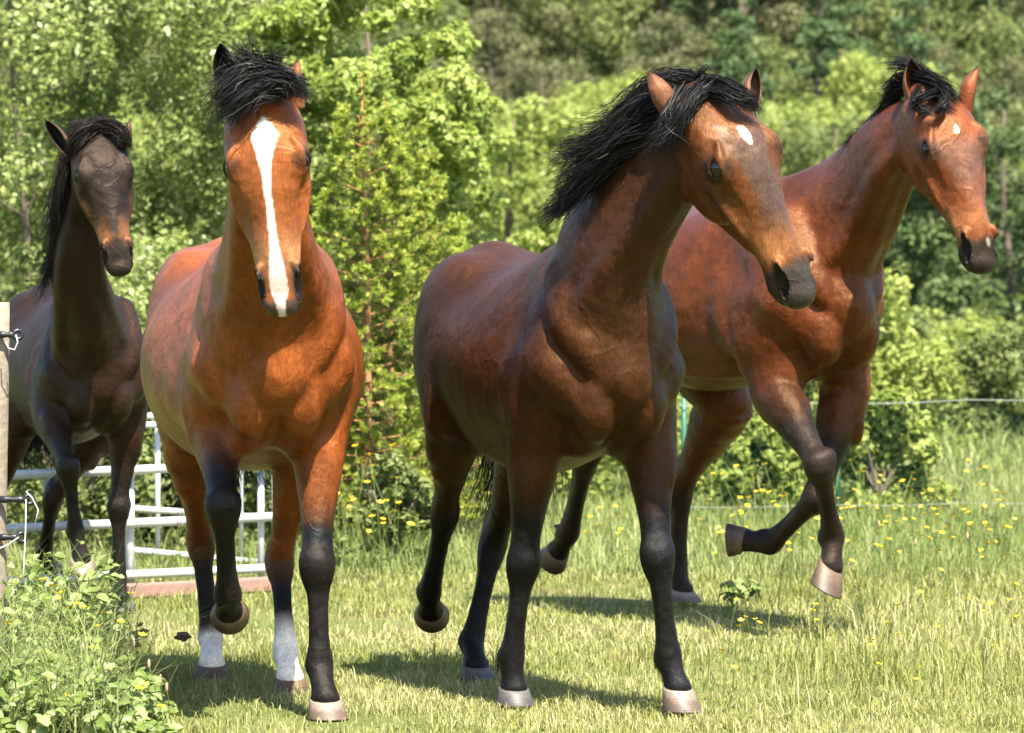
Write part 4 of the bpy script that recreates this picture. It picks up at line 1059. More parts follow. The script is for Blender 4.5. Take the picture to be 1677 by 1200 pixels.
def leaf_quads(P, Nrm, size, aspect=.55, r=None, fold=.25):
    """one folded four-cornered leaf at each point"""
    n = len(P); a = r.normal(size=(n, 3)); t = np.cross(Nrm, a); t /= np.linalg.norm(t, axis=1)[:, None] + 1e-9
    b = np.cross(Nrm, t); s = np.broadcast_to(size, (n,))[:, None] * (.65 + .7 * r.random((n, 1)))
    V = np.empty((n, 4, 3))
    V[:, 0] = P - t * s * .5; V[:, 1] = P + b * s * aspect * .5 + Nrm * s * fold * .3; V[:, 2] = P + t * s * .5 - Nrm * s * fold * .3; V[:, 3] = P - b * s * aspect * .5 + Nrm * s * fold * .3
    return V
def crown(centers, radii, n_per, size, r, up=.5, flat=.75, aspect=.55, shell=.55):
    """leaves spread through clumps; returns vertices, faces, vary"""
    cs, Ns, cv = [], [], []
    for c, rad in zip(centers, radii):
        n = int(n_per * (rad / np.mean(radii)) ** 2)
        d = r.normal(size=(n, 3)); d /= np.linalg.norm(d, axis=1)[:, None]
        q = rad * (shell + (1 - shell) * r.random((n, 1)) ** .6) * (1 + .25 * np.sin(d[:, :1] * 5 + c[0]))
        cs.append(c + d * q * np.array([1, 1, flat])); Ns.append(d * .6 + r.normal(size=(n, 3)) * .55 + np.array([0, 0, up]))
        cv.append(np.full(n, r.random()))
    P = np.concatenate(cs); Nn = np.concatenate(Ns); Nn /= np.linalg.norm(Nn, axis=1)[:, None]
    V = leaf_quads(P, Nn, size, aspect, r)
    u = np.clip(np.concatenate(cv) * .45 + r.random(len(P)) * .55, 0, 1)
    return V.reshape(-1, 3), np.arange(len(P) * 4).reshape(-1, 4), np.repeat(u, 4)
def tube(pts, rad, k=8):
    pts = np.asarray(pts, float); n = len(pts); T = np.gradient(pts, axis=0); T /= np.linalg.norm(T, axis=1)[:, None] + 1e-9
    ref = np.array([.31, .95, .1]); A = np.cross(T, ref); A /= np.linalg.norm(A, axis=1)[:, None]; B = np.cross(T, A)
    th = np.arange(k) * 2 * math.pi / k; rad = np.broadcast_to(rad, (n,))
    V = pts[:, None] + rad[:, None, None] * (np.cos(th)[None, :, None] * A[:, None] + np.sin(th)[None, :, None] * B[:, None])
    i, j = np.meshgrid(np.arange(n - 1), np.arange(k), indexing='ij'); i = i.ravel(); j = j.ravel(); j2 = (j + 1) % k
    F = np.stack([i * k + j, i * k + j2, (i + 1) * k + j2, (i + 1) * k + j], 1)
    V = np.concatenate([V.reshape(-1, 3), pts[:1], pts[-1:]])
    c0 = n * k; jj = np.arange(0, k, 1)
    caps = np.concatenate([np.stack([np.full(k, c0), (jj + 1) % k, jj, jj], 1), np.stack([np.full(k, c0 + 1), (n - 1) * k + jj, (n - 1) * k + (jj + 1) % k, (n - 1) * k + (jj + 1) % k], 1)])[:, :3]
    return V, F, caps
def join(parts):
    Vs, Q, T3 = [], [], []; o = 0
    for p_ in parts:
        Vs.append(p_[0]); Q.append(p_[1] + o)
        if len(p_) > 2 and p_[2] is not None: T3.append(p_[2] + o)
        o += len(p_[0])
    f = [np.concatenate(Q)]
    if T3: f.append(np.concatenate(T3))
    return np.concatenate(Vs), f
def limbs(base, top, r0, n, r, spread=.5, droop=0.0):
    base = np.array(base, float); top = np.array(top, float); H_ = top - base; parts = []
    t = np.linspace(0, 1, 8)[:, None]
    line = base + H_ * t + np.sin(t * 5 + r.random(3) * 6) * np.linalg.norm(H_) * .02
    parts.append(tube(line, r0 * (1 - .85 * t[:, 0]), 9))
    for i in range(n):
        s = .2 + .75 * (i + r.random()) / n; a = r.random() * 6.28; ln = np.linalg.norm(H_) * spread * (1.05 - s) * (.7 + .5 * r.random())
        p0 = base + H_ * s; d = np.array([math.cos(a), math.sin(a), .55 - droop])
        q = np.linspace(0, 1, 5)[:, None]
        parts.append(tube(p0 + d * ln * q + np.array([0, 0, .15 * ln]) * q ** 2 * (1 - droop * 3), r0 * .35 * (1 - s * .6) * (1 - .8 * q[:, 0]), 5))
    return parts
BARK = plain('bark', (.11, .085, .06), .9, noise=.5, scale=14, bump=.8)
BARK_PALE = plain('pale_bark', (.32, .30, .26), .85, noise=.45, scale=10, bump=.6)
LEAF = {
 'birch': leaf_material('birch_leaf', (0.149, 0.201, 0.052), (0.270, 0.328, 0.092), (0.460, 0.494, 0.253), .45, .42, .45),
 'ash': leaf_material('ash_leaf', (0.162, 0.230, 0.038), (0.280, 0.347, 0.073), (0.403, 0.459, 0.146), .46, .5, .35),
 'fresh': leaf_material('fresh_leaf', (0.162, 0.216, 0.043), (0.270, 0.324, 0.074), (0.372, 0.408, 0.120), .43),
 'mid': leaf_material('oak_leaf', (0.098, 0.130, 0.039), (0.156, 0.195, 0.058), (0.247, 0.280, 0.098), .38),
 'dark_green': leaf_material('dark_green_leaf', (0.056, 0.094, 0.033), (0.098, 0.144, 0.048), (0.163, 0.213, 0.075), .33),  # darker green foliage of the right-hand trees
 'dark': leaf_material('dark_needle', (0.049, 0.087, 0.035), (0.084, 0.137, 0.048), (0.140, 0.203, 0.070), .3),
 'pine': leaf_material('pine_needle', (.085, .098, .040), (.140, .148, .062), (.21, .20, .095), .3),
 'shoot': leaf_material('spruce_shoot', (.19, .26, .035), (.32, .38, .055), (.48, .50, .11), .42),
 'grass': leaf_material('grass_blade', (.13, .150, .030), (.250, .262, .066), (.50, .45, .25), .45, .55, .25),
 'weed': leaf_material('weed_leaf', (.105, .16, .030), (.19, .245, .065), (.31, .35, .16), .38, .45, .35),
 'rye': leaf_material('tall_grass_blade', (.105, .155, .034), (.185, .235, .065), (.34, .35, .16), .45)}

def tree_mesh(kind, h, w, nclump, n_per, leaf, seed, trunk_h=.3, conical=False):
    r = np.random.default_rng(seed); cen, rad = [], []
    for i in range(nclump):
        z = r.random()
        if conical:
            rr = w * (1 - z) ** .85 * (.55 + .45 * r.random()); zz = h * (.08 + .9 * z); rd = w * (.16 + .18 * (1 - z))
        else:
            prof = math.sin(math.pi * (.12 + .80 * z)) ** .7; rr = w * prof * (.45 + .5 * r.random() ** .5); zz = h * (trunk_h + (1 - trunk_h) * z) * .97; rd = w * (.20 + .16 * r.random())
        a = r.random() * 6.283
        cen.append((rr * math.cos(a), rr * math.sin(a), zz)); rad.append(rd)
    V, F, U = crown(np.array(cen), np.array(rad), n_per, leaf, r, flat=.45 if conical else .72, shell=.45)
    cm = new_mesh('crown', V, F, LEAF[kind], smooth=False, uni=U)
    bv, bf = join(limbs((0, 0, 0), (0, 0, h * .93), h * .020 + .03, 14, r, .28 if not conical else .16))
    tm = new_mesh('trunk', bv, bf, BARK)
    return cm, tm
TREES = {
 'fresh_a': tree_mesh('fresh', 9, 3.3, 60, 150, .26, 31), 'fresh_b': tree_mesh('ash', 8, 3.0, 52, 150, .25, 32),
 'mid_a': tree_mesh('mid', 10, 3.4, 62, 150, .26, 33), 'mid_b': tree_mesh('mid', 8, 3.2, 52, 140, .24, 34),
 'pine_a': tree_mesh('pine', 11, 2.7, 84, 130, .20, 35, trunk_h=.22), 'spruce_a': tree_mesh('dark', 13, 2.5, 90, 110, .22, 36, conical=True),
 'spruce_b': tree_mesh('dark', 11, 2.3, 80, 110, .20, 37, conical=True)}
def put_tree(kind, u, d, sc, label, group, rz, name, cat='tree', dz=0.0):
    x = (u - 838.5) * d / F_PX
    if group.endswith('hillside woods') or group.startswith('low trees'):
        where = [(150, 'above the darkest horse'), (330, 'left of the blazed head'), (520, 'behind the blazed head'), (700, 'above the young spruces'),
                 (900, 'left of the biggest black mane'), (1080, 'behind the biggest black mane'), (1260, 'behind the front dark bay head'),
                 (1440, 'between the right-hand heads'), (1620, 'behind the right-hand head'), (9999, 'at the right edge')]
        w_ = [b for a, b in where if u < a][0]
        rowname = 'at the foot of the hill' if d < 120 else 'in the front row' if d < 136 else 'in the second row' if d < 146 else 'low on the slope' if d < 165 else 'halfway up the slope' if d < 196 else 'high on the slope'
        label = label.split(' among ')[0].split(' at the edge')[0] + ' ' + rowname + ', ' + w_
    t = empty(name, (x, d, float(ground_z(x, d)) - .15 + dz), label, cat, group)
    t.rotation_euler = (0, 0, rz); t.scale = (sc, sc, sc)
    cm, tm = TREES[kind]
    link('crown', cm, t); link('trunk', tm, t)
    return t
r_ = np.random.default_rng(77)
# far wooded hillside
row = 0
NAMES = {'fresh_a': ('deciduous_tree', 'bright rounded tree among the woods on the hillside'), 'fresh_b': ('deciduous_tree', 'bright rounded tree among the woods on the hillside'),
         'mid_a': ('deciduous_tree', 'mid green leafy tree among the woods on the hillside'), 'mid_b': ('deciduous_tree', 'mid green leafy tree among the woods on the hillside'),
         'pine_a': ('pine_tree', 'brownish green pine tree among the woods on the hillside'),
         'spruce_a': ('spruce_tree', 'dark pointed spruce tree among the woods on the hillside'), 'spruce_b': ('spruce_tree', 'dark pointed spruce tree among the woods on the hillside')}
GRP = {'deciduous_tree': 'leafy trees of the hillside woods', 'pine_tree': 'pines of the hillside woods', 'spruce_tree': 'spruces of the hillside woods'}
for d in (130, 141, 150, 159, 168, 178, 190, 202, 216, 230):
    step = 3.4 * F_PX / d; off = r_.random() * step
    for u in np.arange(-180 + off, 1860, step):
        if u < 460 and d > 170: continue
        if d < 145: pool = ['fresh_a', 'fresh_b', 'mid_a', 'mid_b'] if u > 840 else ['mid_a', 'mid_b', 'fresh_b']
        elif u < 960 and d < 160: pool = ['pine_a', 'pine_a', 'pine_a', 'mid_b']
        elif u > 1480: pool = ['spruce_a', 'mid_b', 'spruce_b', 'pine_a']
        elif u < 960: pool = ['pine_a', 'pine_a', 'mid_b', 'fresh_b'] if d < 180 else ['pine_a', 'mid_a', 'mid_b']
        else: pool = ['fresh_b', 'mid_a', 'mid_b', 'pine_a'] if d < 150 else ['pine_a', 'pine_a', 'spruce_a', 'mid_b', 'pine_a', 'spruce_b']
        k = pool[int(r_.random() * len(pool))]; nm, lb = NAMES[k]
        put_tree(k, u + r_.normal() * 12, d + r_.normal() * 1.5, ((.66 if d < 135 else .82) + .24 * r_.random()) * (.72 if k == 'pine_a' and d < 160 else 1), lb, GRP[nm], r_.random() * 6.28, nm)

# saplings and scrub at the wood's edge
for i, u in enumerate(np.linspace(820, 1850, 17)):
    k = ['mid_b', 'fresh_a', 'mid_a', 'fresh_b', 'mid_b'][i % 5]; d = 88 + 26 * r_.random()
    put_tree(k, u + r_.normal() * 15, d, .42 + .16 * r_.random(), 'low leafy tree at the edge of the hillside woods', 'low trees along the edge of the woods', r_.random() * 6.28, 'low_tree', dz=-1.0)
# mid-distance trees, each in its own place
def big_tree(name, label, kind, u, v_top, d, w, nclump, n_per, leaf, seed, trunk=.05, zlow=0.0, conical=False, flat=.7, bark=None, cat='tree'):
    r = np.random.default_rng(seed); x = (u - 838.5) * d / F_PX; gz = float(ground_z(x, d)); h = CAM_H + (480 - v_top) * d / F_PX - gz
    t = empty(name, (x, d, gz), label, cat); cen, rad = [], []
    for i in range(nclump):
        z = (i + .5) / nclump; a = r.random() * 6.283
        if conical: rr = w * (1 - z) ** .8 * (.5 + .5 * r.random()); rd = w * (.13 + .17 * (1 - z))
        else: rr = w * math.sin(math.pi * (.16 + .74 * z)) ** .6 * (.35 + .62 * r.random() ** .5); rd = w * (.13 + .15 * r.random())
        cen.append((rr * math.cos(a), rr * math.sin(a) * .8, zlow + (h - zlow) * z - rd * .3 * (z > .8))); rad.append(rd)
    V, F, U = crown(np.array(cen), np.array(rad), n_per, leaf, r, flat=flat, shell=.35)
    link('crown', new_mesh('crown', V, F, LEAF[kind], smooth=False, uni=U), t)
    bv, bf = join(limbs((0, 0, 0), (0, 0, h * .92), trunk, 16, r, .35 * w / max(h, 1) * 2))
    link('trunk', new_mesh('trunk', bv, bf, bark or BARK), t)
    return t
big_tree('deciduous_tree', 'tall dark green tree at the right edge, behind the wire fence', 'dark_green', 1650, 150, 74, 2.1, 90, 190, .13, 41, .12)
big_tree('deciduous_tree', 'dark green tree behind the nose of the right-hand horse', 'dark_green', 1530, 255, 78, 1.9, 80, 180, .13, 42, .12)
big_tree('spruce_tree', 'dark spruce between the two leafy trees at the right', 'dark', 1600, 190, 84, 1.8, 90, 160, .12, 43, .12, conical=True)
big_tree('deciduous_tree', 'leafy tree between the necks of the two right-hand horses', 'fresh', 1390, 300, 80, 1.9, 70, 180, .13, 44, .12)
big_tree('deciduous_tree', 'bright green rounded tree behind the mane of the front dark bay horse', 'fresh', 840, 165, 58, 1.45, 80, 230, .10, 45, .10)
big_tree('deciduous_tree', 'low bright green tree behind the back of the front dark bay horse', 'ash', 985, 250, 64, 1.5, 70, 200, .11, 46, .10)
big_tree('birch_tree', 'loose small-leaved birch filling the left edge behind the darkest horse', 'birch', 40, -420, 29, 1.75, 170, 430, .054, 47, .035)
big_tree('birch_tree', 'loose small-leaved birch behind the head of the horse with the blaze', 'birch', 330, -330, 30, 1.35, 140, 430, .054, 48, .035)
big_tree('ash_tree', 'bright green broad-leaved ash right of the blazed head', 'ash', 590, -60, 27, .92, 120, 380, .062, 49, .06, flat=.6)
big_tree('ash_tree', 'lower bright green ash between the blazed horse and the dark bay', 'ash', 700, 120, 32, .95, 70, 260, .062, 50, .05, flat=.6)
# shrubs
def shrub(label, kind, u, d, w, h, nclump, n_per, leaf, seed, name='shrub', flat=.8):
    r = np.random.default_rng(seed); x = (u - 838.5) * d / F_PX
    t = empty(name, (x, d, float(ground_z(x, d))), label, 'bush', 'bushes in a row beyond the far meadow' if seed >= 200 else None); cen, rad = [], []
    for i in range(nclump):
        a = r.random() * 6.283; q = r.random() ** .5; z = r.random()
        cen.append((w * q * math.cos(a) * (1 - .5 * z * z), w * .55 * q * math.sin(a), h * z * (1 - .45 * q * q))); rad.append(min(w, h) * (.14 + .14 * r.random()))
    V, F, U = crown(np.array(cen), np.array(rad), n_per, leaf, r, flat=flat, shell=.3)
    link('foliage', new_mesh('foliage', V, F, LEAF[kind], smooth=False, uni=U), t)
    parts = []
    for i in range(9):
        a = r.random() * 6.28; q = np.linspace(0, 1, 5)[:, None]
        parts.append(tube(np.array([math.cos(a) * w * .45, math.sin(a) * w * .25, h * .62]) * q ** np.array([1.4, 1.4, .9]), .012 * (1 - .7 * q[:, 0]) + .002, 5))
    bv, bf = join(parts); link('stem', new_mesh('stem', bv, bf, BARK), t)
    return t
shrub('leafy bush right behind the wire fence beside the green post', 'fresh', 1440, 25.4, .50, .78, 44, 150, .060, 61)
shrub('low leafy bush left behind the wire fence, between the two right-hand horses', 'fresh', 1240, 25.6, .42, .72, 40, 140, .060, 62)
shrub('dark bush behind the raised foreleg of the right-hand horse', 'mid', 1300, 27.5, .6, 1.0, 40, 140, .065, 63)
shrub('wide pale green bush on the far side of the fence', 'fresh', 1430, 34, 1.1, 1.45, 60, 170, .075, 64)
shrub('bush at the right edge beyond the fence', 'mid', 1640, 36, 1.0, 1.15, 50, 160, .075, 65)
for i, (u, d, w, h) in enumerate([(1330, 42, 1.3, 1.3), (1480, 45, 1.5, 1.05), (1590, 41, 1.2, .85), (1700, 44, 1.5, 1.0), (1180, 44, 1.5, 1.6), (1800, 38, 1.4, 1.1), (1540, 50, 1.8, 1.1), (1640, 52, 1.8, 1.2), (1400, 52, 1.8, 1.5)]):
    shrub(['wide bush in the row beyond the far meadow', 'taller leafy bush in the row beyond the far meadow'][i % 2] + [', left end', ', behind the raised hoof', ' under the right-hand nose', ' at the right edge', ' behind the dark bay chest', ' outside the frame', ', back row centre', ', back row right', ', back row left'][i], ['fresh', 'mid'][i % 2], u, d, w, h, 46, 130, .10, 200 + i)
shrub('dense dark green bush behind the metal gate', 'mid', 120, 21.5, 1.0, 1.35, 60, 170, .050, 66)
shrub('leafy green bush behind the gate, under the chest of the blazed horse', 'mid', 350, 21.8, .8, 1.25, 55, 170, .050, 67)
shrub('bush behind the young spruce at the right of the gate', 'mid', 570, 24, .7, 1.2, 50, 150, .052, 68)
shrub('mid green bush behind the belly of the front dark bay horse', 'fresh', 900, 27, 1.2, 1.35, 60, 150, .060, 69)
shrub('broad pale bush behind the shoulder of the right-hand horse', 'fresh', 1120, 31, 1.2, 1.5, 55, 150, .070, 70)
shrub('tall loose bush behind the gate between the two left-hand horses', 'birch', 240, 25.5, .9, 1.7, 60, 220, .050, 73)
shrub('tall leafy bush at the far left edge behind the post', 'mid', -20, 24, .8, 1.9, 60, 170, .052, 71)
shrub('low bush between the blazed horse and the front dark bay horse', 'mid', 640, 20.6, .34, .62, 30, 120, .042, 72)

# young spruce with fresh shoots
def young_spruce(u, d, v_top, seed, label, wid=.62, lean=0):
    r = np.random.default_rng(seed); x = (u - 838.5) * d / F_PX; h = CAM_H + (480 - v_top) * d / F_PX
    t = empty('young_spruce', (x, d, 0), label, 'tree')
    wood, old, new_ = [], [], []
    q = np.linspace(0, 1, 10)[:, None]; line = np.array([0, 0, h]) * q + np.sin(q * 4) * np.array([.02 + lean, .01, 0])
    ft, fn = tube(line, .028 * (1 - .88 * q[:, 0]), 8), None; wood.append(ft)
    tips, tdir, otip, odir = [], [], [], []
    nb = 96
    for i in range(nb):
        s = .05 + .86 * (i / nb) ** .95; ln = wid * (1.03 - s) ** .75 * (.7 + .4 * r.random()); a = i * 2.399 + r.random()
        p0 = np.array([0, 0, h * s]); d0 = np.array([math.cos(a), math.sin(a), .12 + .35 * s])
        qq = np.linspace(0, 1, 6)[:, None]; br = p0 + d0 * ln * qq + np.array([0, 0, -.10 + .16 * s]) * ln * np.sin(qq * 3.14)
        wood.append(tube(br, .006 * (1 - .8 * qq[:, 0]) + .001, 4))
        nt_ = int(10 + 38 * ln)
        for j in range(nt_):
            w = .22 + .78 * r.random() ** .8; c = p0 + d0 * ln * w + np.array([0, 0, -.10 + .16 * s]) * ln * math.sin(w * 3.14)
            sd = np.cross(d0, (0, 0, 1)); sd /= np.linalg.norm(sd); side = (1 if r.random() < .5 else -1)
            dd = unit(d0 * .55 + sd * side * (.8 * (1.1 - w)) + r.normal(size=3) * .18); lt = .04 + .11 * (1.05 - w) * ln / wid * 1.3
            otip.append((c, dd, lt)); 
            if r.random() < .97: tips.append((c + dd * lt, unit(dd + np.array([0, 0, .15])), .030 + .018 * r.random()))
        tips.append((p0 + d0 * ln, unit(d0), .05))
    for k_ in range(26):
        z = h * (.80 + .2 * k_ / 26); a = k_ * 2.4; tips.append((np.array([0, 0, z]), unit(np.array([math.cos(a), math.sin(a), .8])), .022))
    def needles(lst, npn, nl, wdt):
        VV = []; 
        C = np.array([l[0] for l in lst]); D_ = np.array([l[1] for l in lst]); S_ = np.array([l[2] for l in lst])
        n = len(C)
        for k_ in range(npn):
            f = (k_ + r.random(n)) / npn; b = C + D_ * (S_ * f)[:, None]
            dv = r.normal(size=(n, 3)); dv -= D_ * (dv * D_).sum(1)[:, None] * .9; dv /= np.linalg.norm(dv, axis=1)[:, None]
            dirn = dv * .8 + D_ * .65; e = b + dirn * nl; sdv = np.cross(dirn, r.normal(size=(n, 3))); sdv /= np.linalg.norm(sdv, axis=1)[:, None]
            VV.append(np.stack([b - sdv * wdt, b + sdv * wdt, e + sdv * wdt * .4, e - sdv * wdt * .4], 1))
        V = np.concatenate(VV).reshape(-1, 3); U = np.repeat(np.tile(r.random(n), npn), 4)
        return V, np.arange(len(V)).reshape(-1, 4), U
    V, F, U = needles(otip, 11, .022, .0026); link('old_needles', new_mesh('old_needles', V, F, LEAF['mid'], smooth=False, uni=U), t)
    V, F, U = needles(tips, 15, .024, .0052); link('fresh_shoots', new_mesh('fresh_shoots', V, F, LEAF['shoot'], smooth=False, uni=U), t)
    bv, bf = join(wood); link('trunk', new_mesh('trunk', bv, bf, plain('orange_twig', (.30, .15, .06), .8, noise=.3, scale=30)), t)
young_spruce(597, 22.2, 122, 81, 'young spruce with an orange leader and pale new shoots, nearer the blazed head', .55)
young_spruce(634, 22.8, 165, 82, 'young spruce with pale yellow shoots just left of the dark bay horse', .82)
young_spruce(700, 23.6, 330, 83, 'small spruce touching the rump of the front dark bay horse', .68)
# ------------------------------------------------------------------ gate, fence, post
STEEL = plain('galvanised_steel', (.50, .51, .52), .42, metal=.2, noise=.28, scale=30, bump=.1)
WOOD = plain('weathered_wood', (.20, .165, .125), .9, noise=.55, scale=38, bump=1.0)
PLANKM = plain('painted_plank', (.24, .14, .11), .8, noise=.25, scale=20, bump=.5)
BLACKP = plain('black_plastic', (.012, .012, .013), .35)
WHITET = plain('white_tape', (.50, .50, .48), .6)
LINE = plain('electric_line_cord', (.22, .22, .20), .7)
GREENW = plain('green_wire', (.018, .10, .065), .5)
EARTH = plain('dark_earth', (.045, .030, .020), .95, noise=.5, scale=40, bump=1.0)
def rod(name, a, b, r, mat, parent, k=10, n=2):
    a, b = np.asarray(a, float), np.asarray(b, float); t = np.linspace(0, 1, n)[:, None]; loc = np.array(parent.matrix_basis.translation) if parent else 0
    v, q, c = tube(a + (b - a) * t - loc, r, k)
    return link(name, new_mesh(name, v, [q, c], mat), parent)
def gate(label, D0, D1, rails, ups, rr=.021):
    c = at((rails[0][0] + rails[0][2]) / 2, 980, (D0 + D1) / 2)
    g = empty('metal_gate', (c[0], c[1], 0), label, 'gate')
    for (u0, v0, u1, v1) in rails: rod('rail', px(u0, v0, D0), px(u1, v1, D1), rr, STEEL, g)
    for (u, v0, v1, d, r_up) in ups: rod('upright', px(u, v0, d), px(u, v1, d), r_up, STEEL, g)
gate('galvanised three-rail metal gate behind the two left-hand horses', 18.55, 18.9, [(8, 778, 452, 760), (8, 866, 452, 846), (8, 952, 452, 930)],
     [(76, 780, 968, 18.66, .014), (212, 768, 975, 18.76, .022), (427, 760, 960, 18.93, .016)])
gate('farther metal gate with a higher top rail, seen under the belly of the blazed horse', 20.0, 20.6, [(205, 682, 470, 676), (205, 697, 470, 690), (205, 832, 470, 850), (205, 900, 470, 925)],
     [(258, 684, 925, 20.2, .013), (395, 680, 918, 20.45, .011), (449, 678, 920, 20.57, .014)], .016)
# plank on the ground
def boxmesh(name, c, ax, hs, mat, parent=None, bev=.004):
    import bmesh
    bm = bmesh.new(); bmesh.ops.create_cube(bm, size=2.0)
    M = Matrix((( *(np.array(ax[0]) * hs[0]),), (*(np.array(ax[1]) * hs[1]),), (*(np.array(ax[2]) * hs[2]),))).transposed()
    for v in bm.verts: v.co = M @ v.co
    bmesh.ops.bevel(bm, geom=bm.edges[:], offset=bev, segments=2, affect='EDGES')
    me = bpy.data.meshes.new(name); bm.to_mesh(me); bm.free(); me.materials.append(mat)
    o = bpy.data.objects.new(name, me); COL.objects.link(o); o.location = c
    if parent: o.parent = parent
    return o
a, b = at(196, 990, 18.25), at(452, 964, 18.75); a[2] = b[2] = .03
dirx = unit(b - a)
tag(boxmesh('plank', (a + b) / 2, [dirx, np.cross((0, 0, 1), dirx), np.array([0, 0, 1.0])], [np.linalg.norm(b - a) / 2, .07, .028], PLANKM), 'reddish wooden plank lying on the grass in front of the gate', 'plank')
# wooden fence post with insulators
pp = at(-14, 1180, 13.3)
post = empty('fence_post', (pp[0], pp[1], 0), 'round weathered wooden fence post with black insulators at the left edge', 'post')
zt = CAM_H - (495 - 480) * 13.3 / F_PX
tt = np.linspace(0, 1, 9)[:, None]
v, q, c = tube(np.array([0, 0, -.1]) * (1 - tt) + np.array([.020, 0, zt]) * tt + np.sin(tt * 9) * .0015, .041 - .003 * tt[:, 0], 20)
link('shaft', new_mesh('shaft', v, [q, c], WOOD), post)
def torus(c, nrm, R0, r0, k=20, m=8):
    nrm = unit(nrm); a = unit(np.cross(nrm, (.2, .3, .9))); b_ = np.cross(nrm, a); V = []
    for i in range(k):
        t = 2 * math.pi * i / k; d = a * math.cos(t) + b_ * math.sin(t)
        for j in range(m):
            s = 2 * math.pi * j / m; V.append(c + d * (R0 + r0 * math.cos(s)) + nrm * r0 * math.sin(s))
    F = [(i * m + j, i * m + (j + 1) % m, ((i + 1) % k) * m + (j + 1) % m, ((i + 1) % k) * m + j) for i in range(k) for j in range(m)]
    return np.array(V), np.array(F)
def insulator(u, v):
    c = px(u, v, 13.25) - np.array(post.location)
    s0 = c.copy(); s0[0] = .03
    a_ = tube(np.linspace(s0, c, 5), np.array([.011, .012, .008, .012, .008]), 12); t_ = torus(c + np.array([.010, 0, 0]), (.3, -.9, .1), .014, .0065)
    vv, ff = join([a_, (t_[0], t_[1], None)]); link('insulator', new_mesh('insulator', vv, ff, BLACKP), post)
insulator(24, 548); insulator(42, 818); insulator(30, 880)
loop = [px(*q) - np.array(post.location) for q in ((26, 548, 13.2), (29, 560, 13.2), (24, 573, 13.2), (14, 570, 13.2), (9, 560, 13.22))]
v, q, c = tube(np.array(loop), .0022, 6); link('cord', new_mesh('cord', v, [q, c], WHITET), post)
for pts in (((30, 880, 13.22), (12, 892, 13.2), (-10, 902, 13.2), (-60, 930, 13.1)), ((42, 818, 13.22), (41, 870, 13.2), (38, 930, 13.2), (37, 955, 13.2)), ((42, 805, 13.22), (52, 815, 13.2), (62, 835, 13.2), (56, 860, 13.2))):
    lp = np.array([px(*q) - np.array(post.location) for q in pts]); v, q, c = tube(lp, .0022, 6); link('cord', new_mesh('cord', v, [q, c], WHITET), post)
# wire fence on the right
FD = 24.0
fx0, fx1 = (1090 - 838.5) * FD / F_PX, (1800 - 838.5) * FD / F_PX
fence = empty('wire_fence', (fx0, FD, 0), 'green wire mesh fence with two white electric lines behind the right-hand horse', 'fence')
def floc(x, z, dy=0): return np.array([x - fx0, dy, z])
zv = lambda v: CAM_H - (v - 480) * FD / F_PX
for (va, vb, rr, m_) in ((664, 650, .0028, LINE), (829, 820, .0024, LINE)):
    n = 40; t = np.linspace(0, 1, n); xs = fx0 + (fx1 - fx0) * t; zs = zv(va + (vb - va) * t) - .012 * np.abs(np.sin(t * 9))
    v, q, c = tube(np.stack([xs - fx0, np.full(n, -.03), zs], 1), rr, 5); link('electric_line', new_mesh('electric_line', v, [q, c], m_), fence)
for u in (1120, 1372, 1700):
    x = (u - 838.5) * FD / F_PX; v, q, c = tube(np.array([floc(x, -.05), floc(x, .40), floc(x, .80)]), .017, 8); link('post', new_mesh('post', v, [q, c], GREENW), fence)
parts = []; ht = .72; cell = .062
for i in range(int((fx1 - fx0 + ht) / cell)):
    for sgn in (1, -1):
        x = fx0 - ht + i * cell if sgn > 0 else fx0 + i * cell
        p0 = np.array([x, 0, .02]); p1 = np.array([x + ht * .9, 0, .02 + ht]) if sgn > 0 else np.array([x + 0, 0, .02]) + np.array([-ht * .9, 0, ht])
        lo_, hi_ = (fx0, fx1)
        ts = [t for t in (0, 1)]
        d_ = p1 - p0; t0, t1 = 0.0, 1.0
        if d_[0] > 0: t0 = max(t0, (lo_ - p0[0]) / d_[0]); t1 = min(t1, (hi_ - p0[0]) / d_[0])
        else: t0 = max(t0, (hi_ - p0[0]) / d_[0]); t1 = min(t1, (lo_ - p0[0]) / d_[0])
        if t1 - t0 < .05: continue
        a_, b_ = p0 + d_ * t0, p0 + d_ * t1
        parts.append(tube(np.array([a_, b_]) - np.array([fx0, -.002 * sgn, 0]), .0008, 3)[:2])
v, f = join(parts); tag(link('wire_mesh', new_mesh('wire_mesh', v, f, GREENW), fence), kind='stuff')
# clod of earth thrown up by a hoof
r2 = np.random.default_rng(5)
import bmesh
bm = bmesh.new(); bmesh.ops.create_icosphere(bm, subdivisions=3, radius=.019)
for vv in bm.verts:
    q = vv.co * 90; f = 1 + .35 * math.sin(q.x * 1.3 + 1) * math.sin(q.y * 1.7) + .25 * math.sin(q.z * 2.9 + q.x * 2)
    vv.co = Vector((vv.co.x * 1.3, vv.co.y, vv.co.z * .75)) * f
me = bpy.data.meshes.new('earth_clod'); bm.to_mesh(me); bm.free(); me.materials.append(EARTH)
o = link('earth_clod', me); o.location = at(300, 1042, 13.9); tag(o, 'small dark clod of earth flying beside the white hind sock', 'clod')

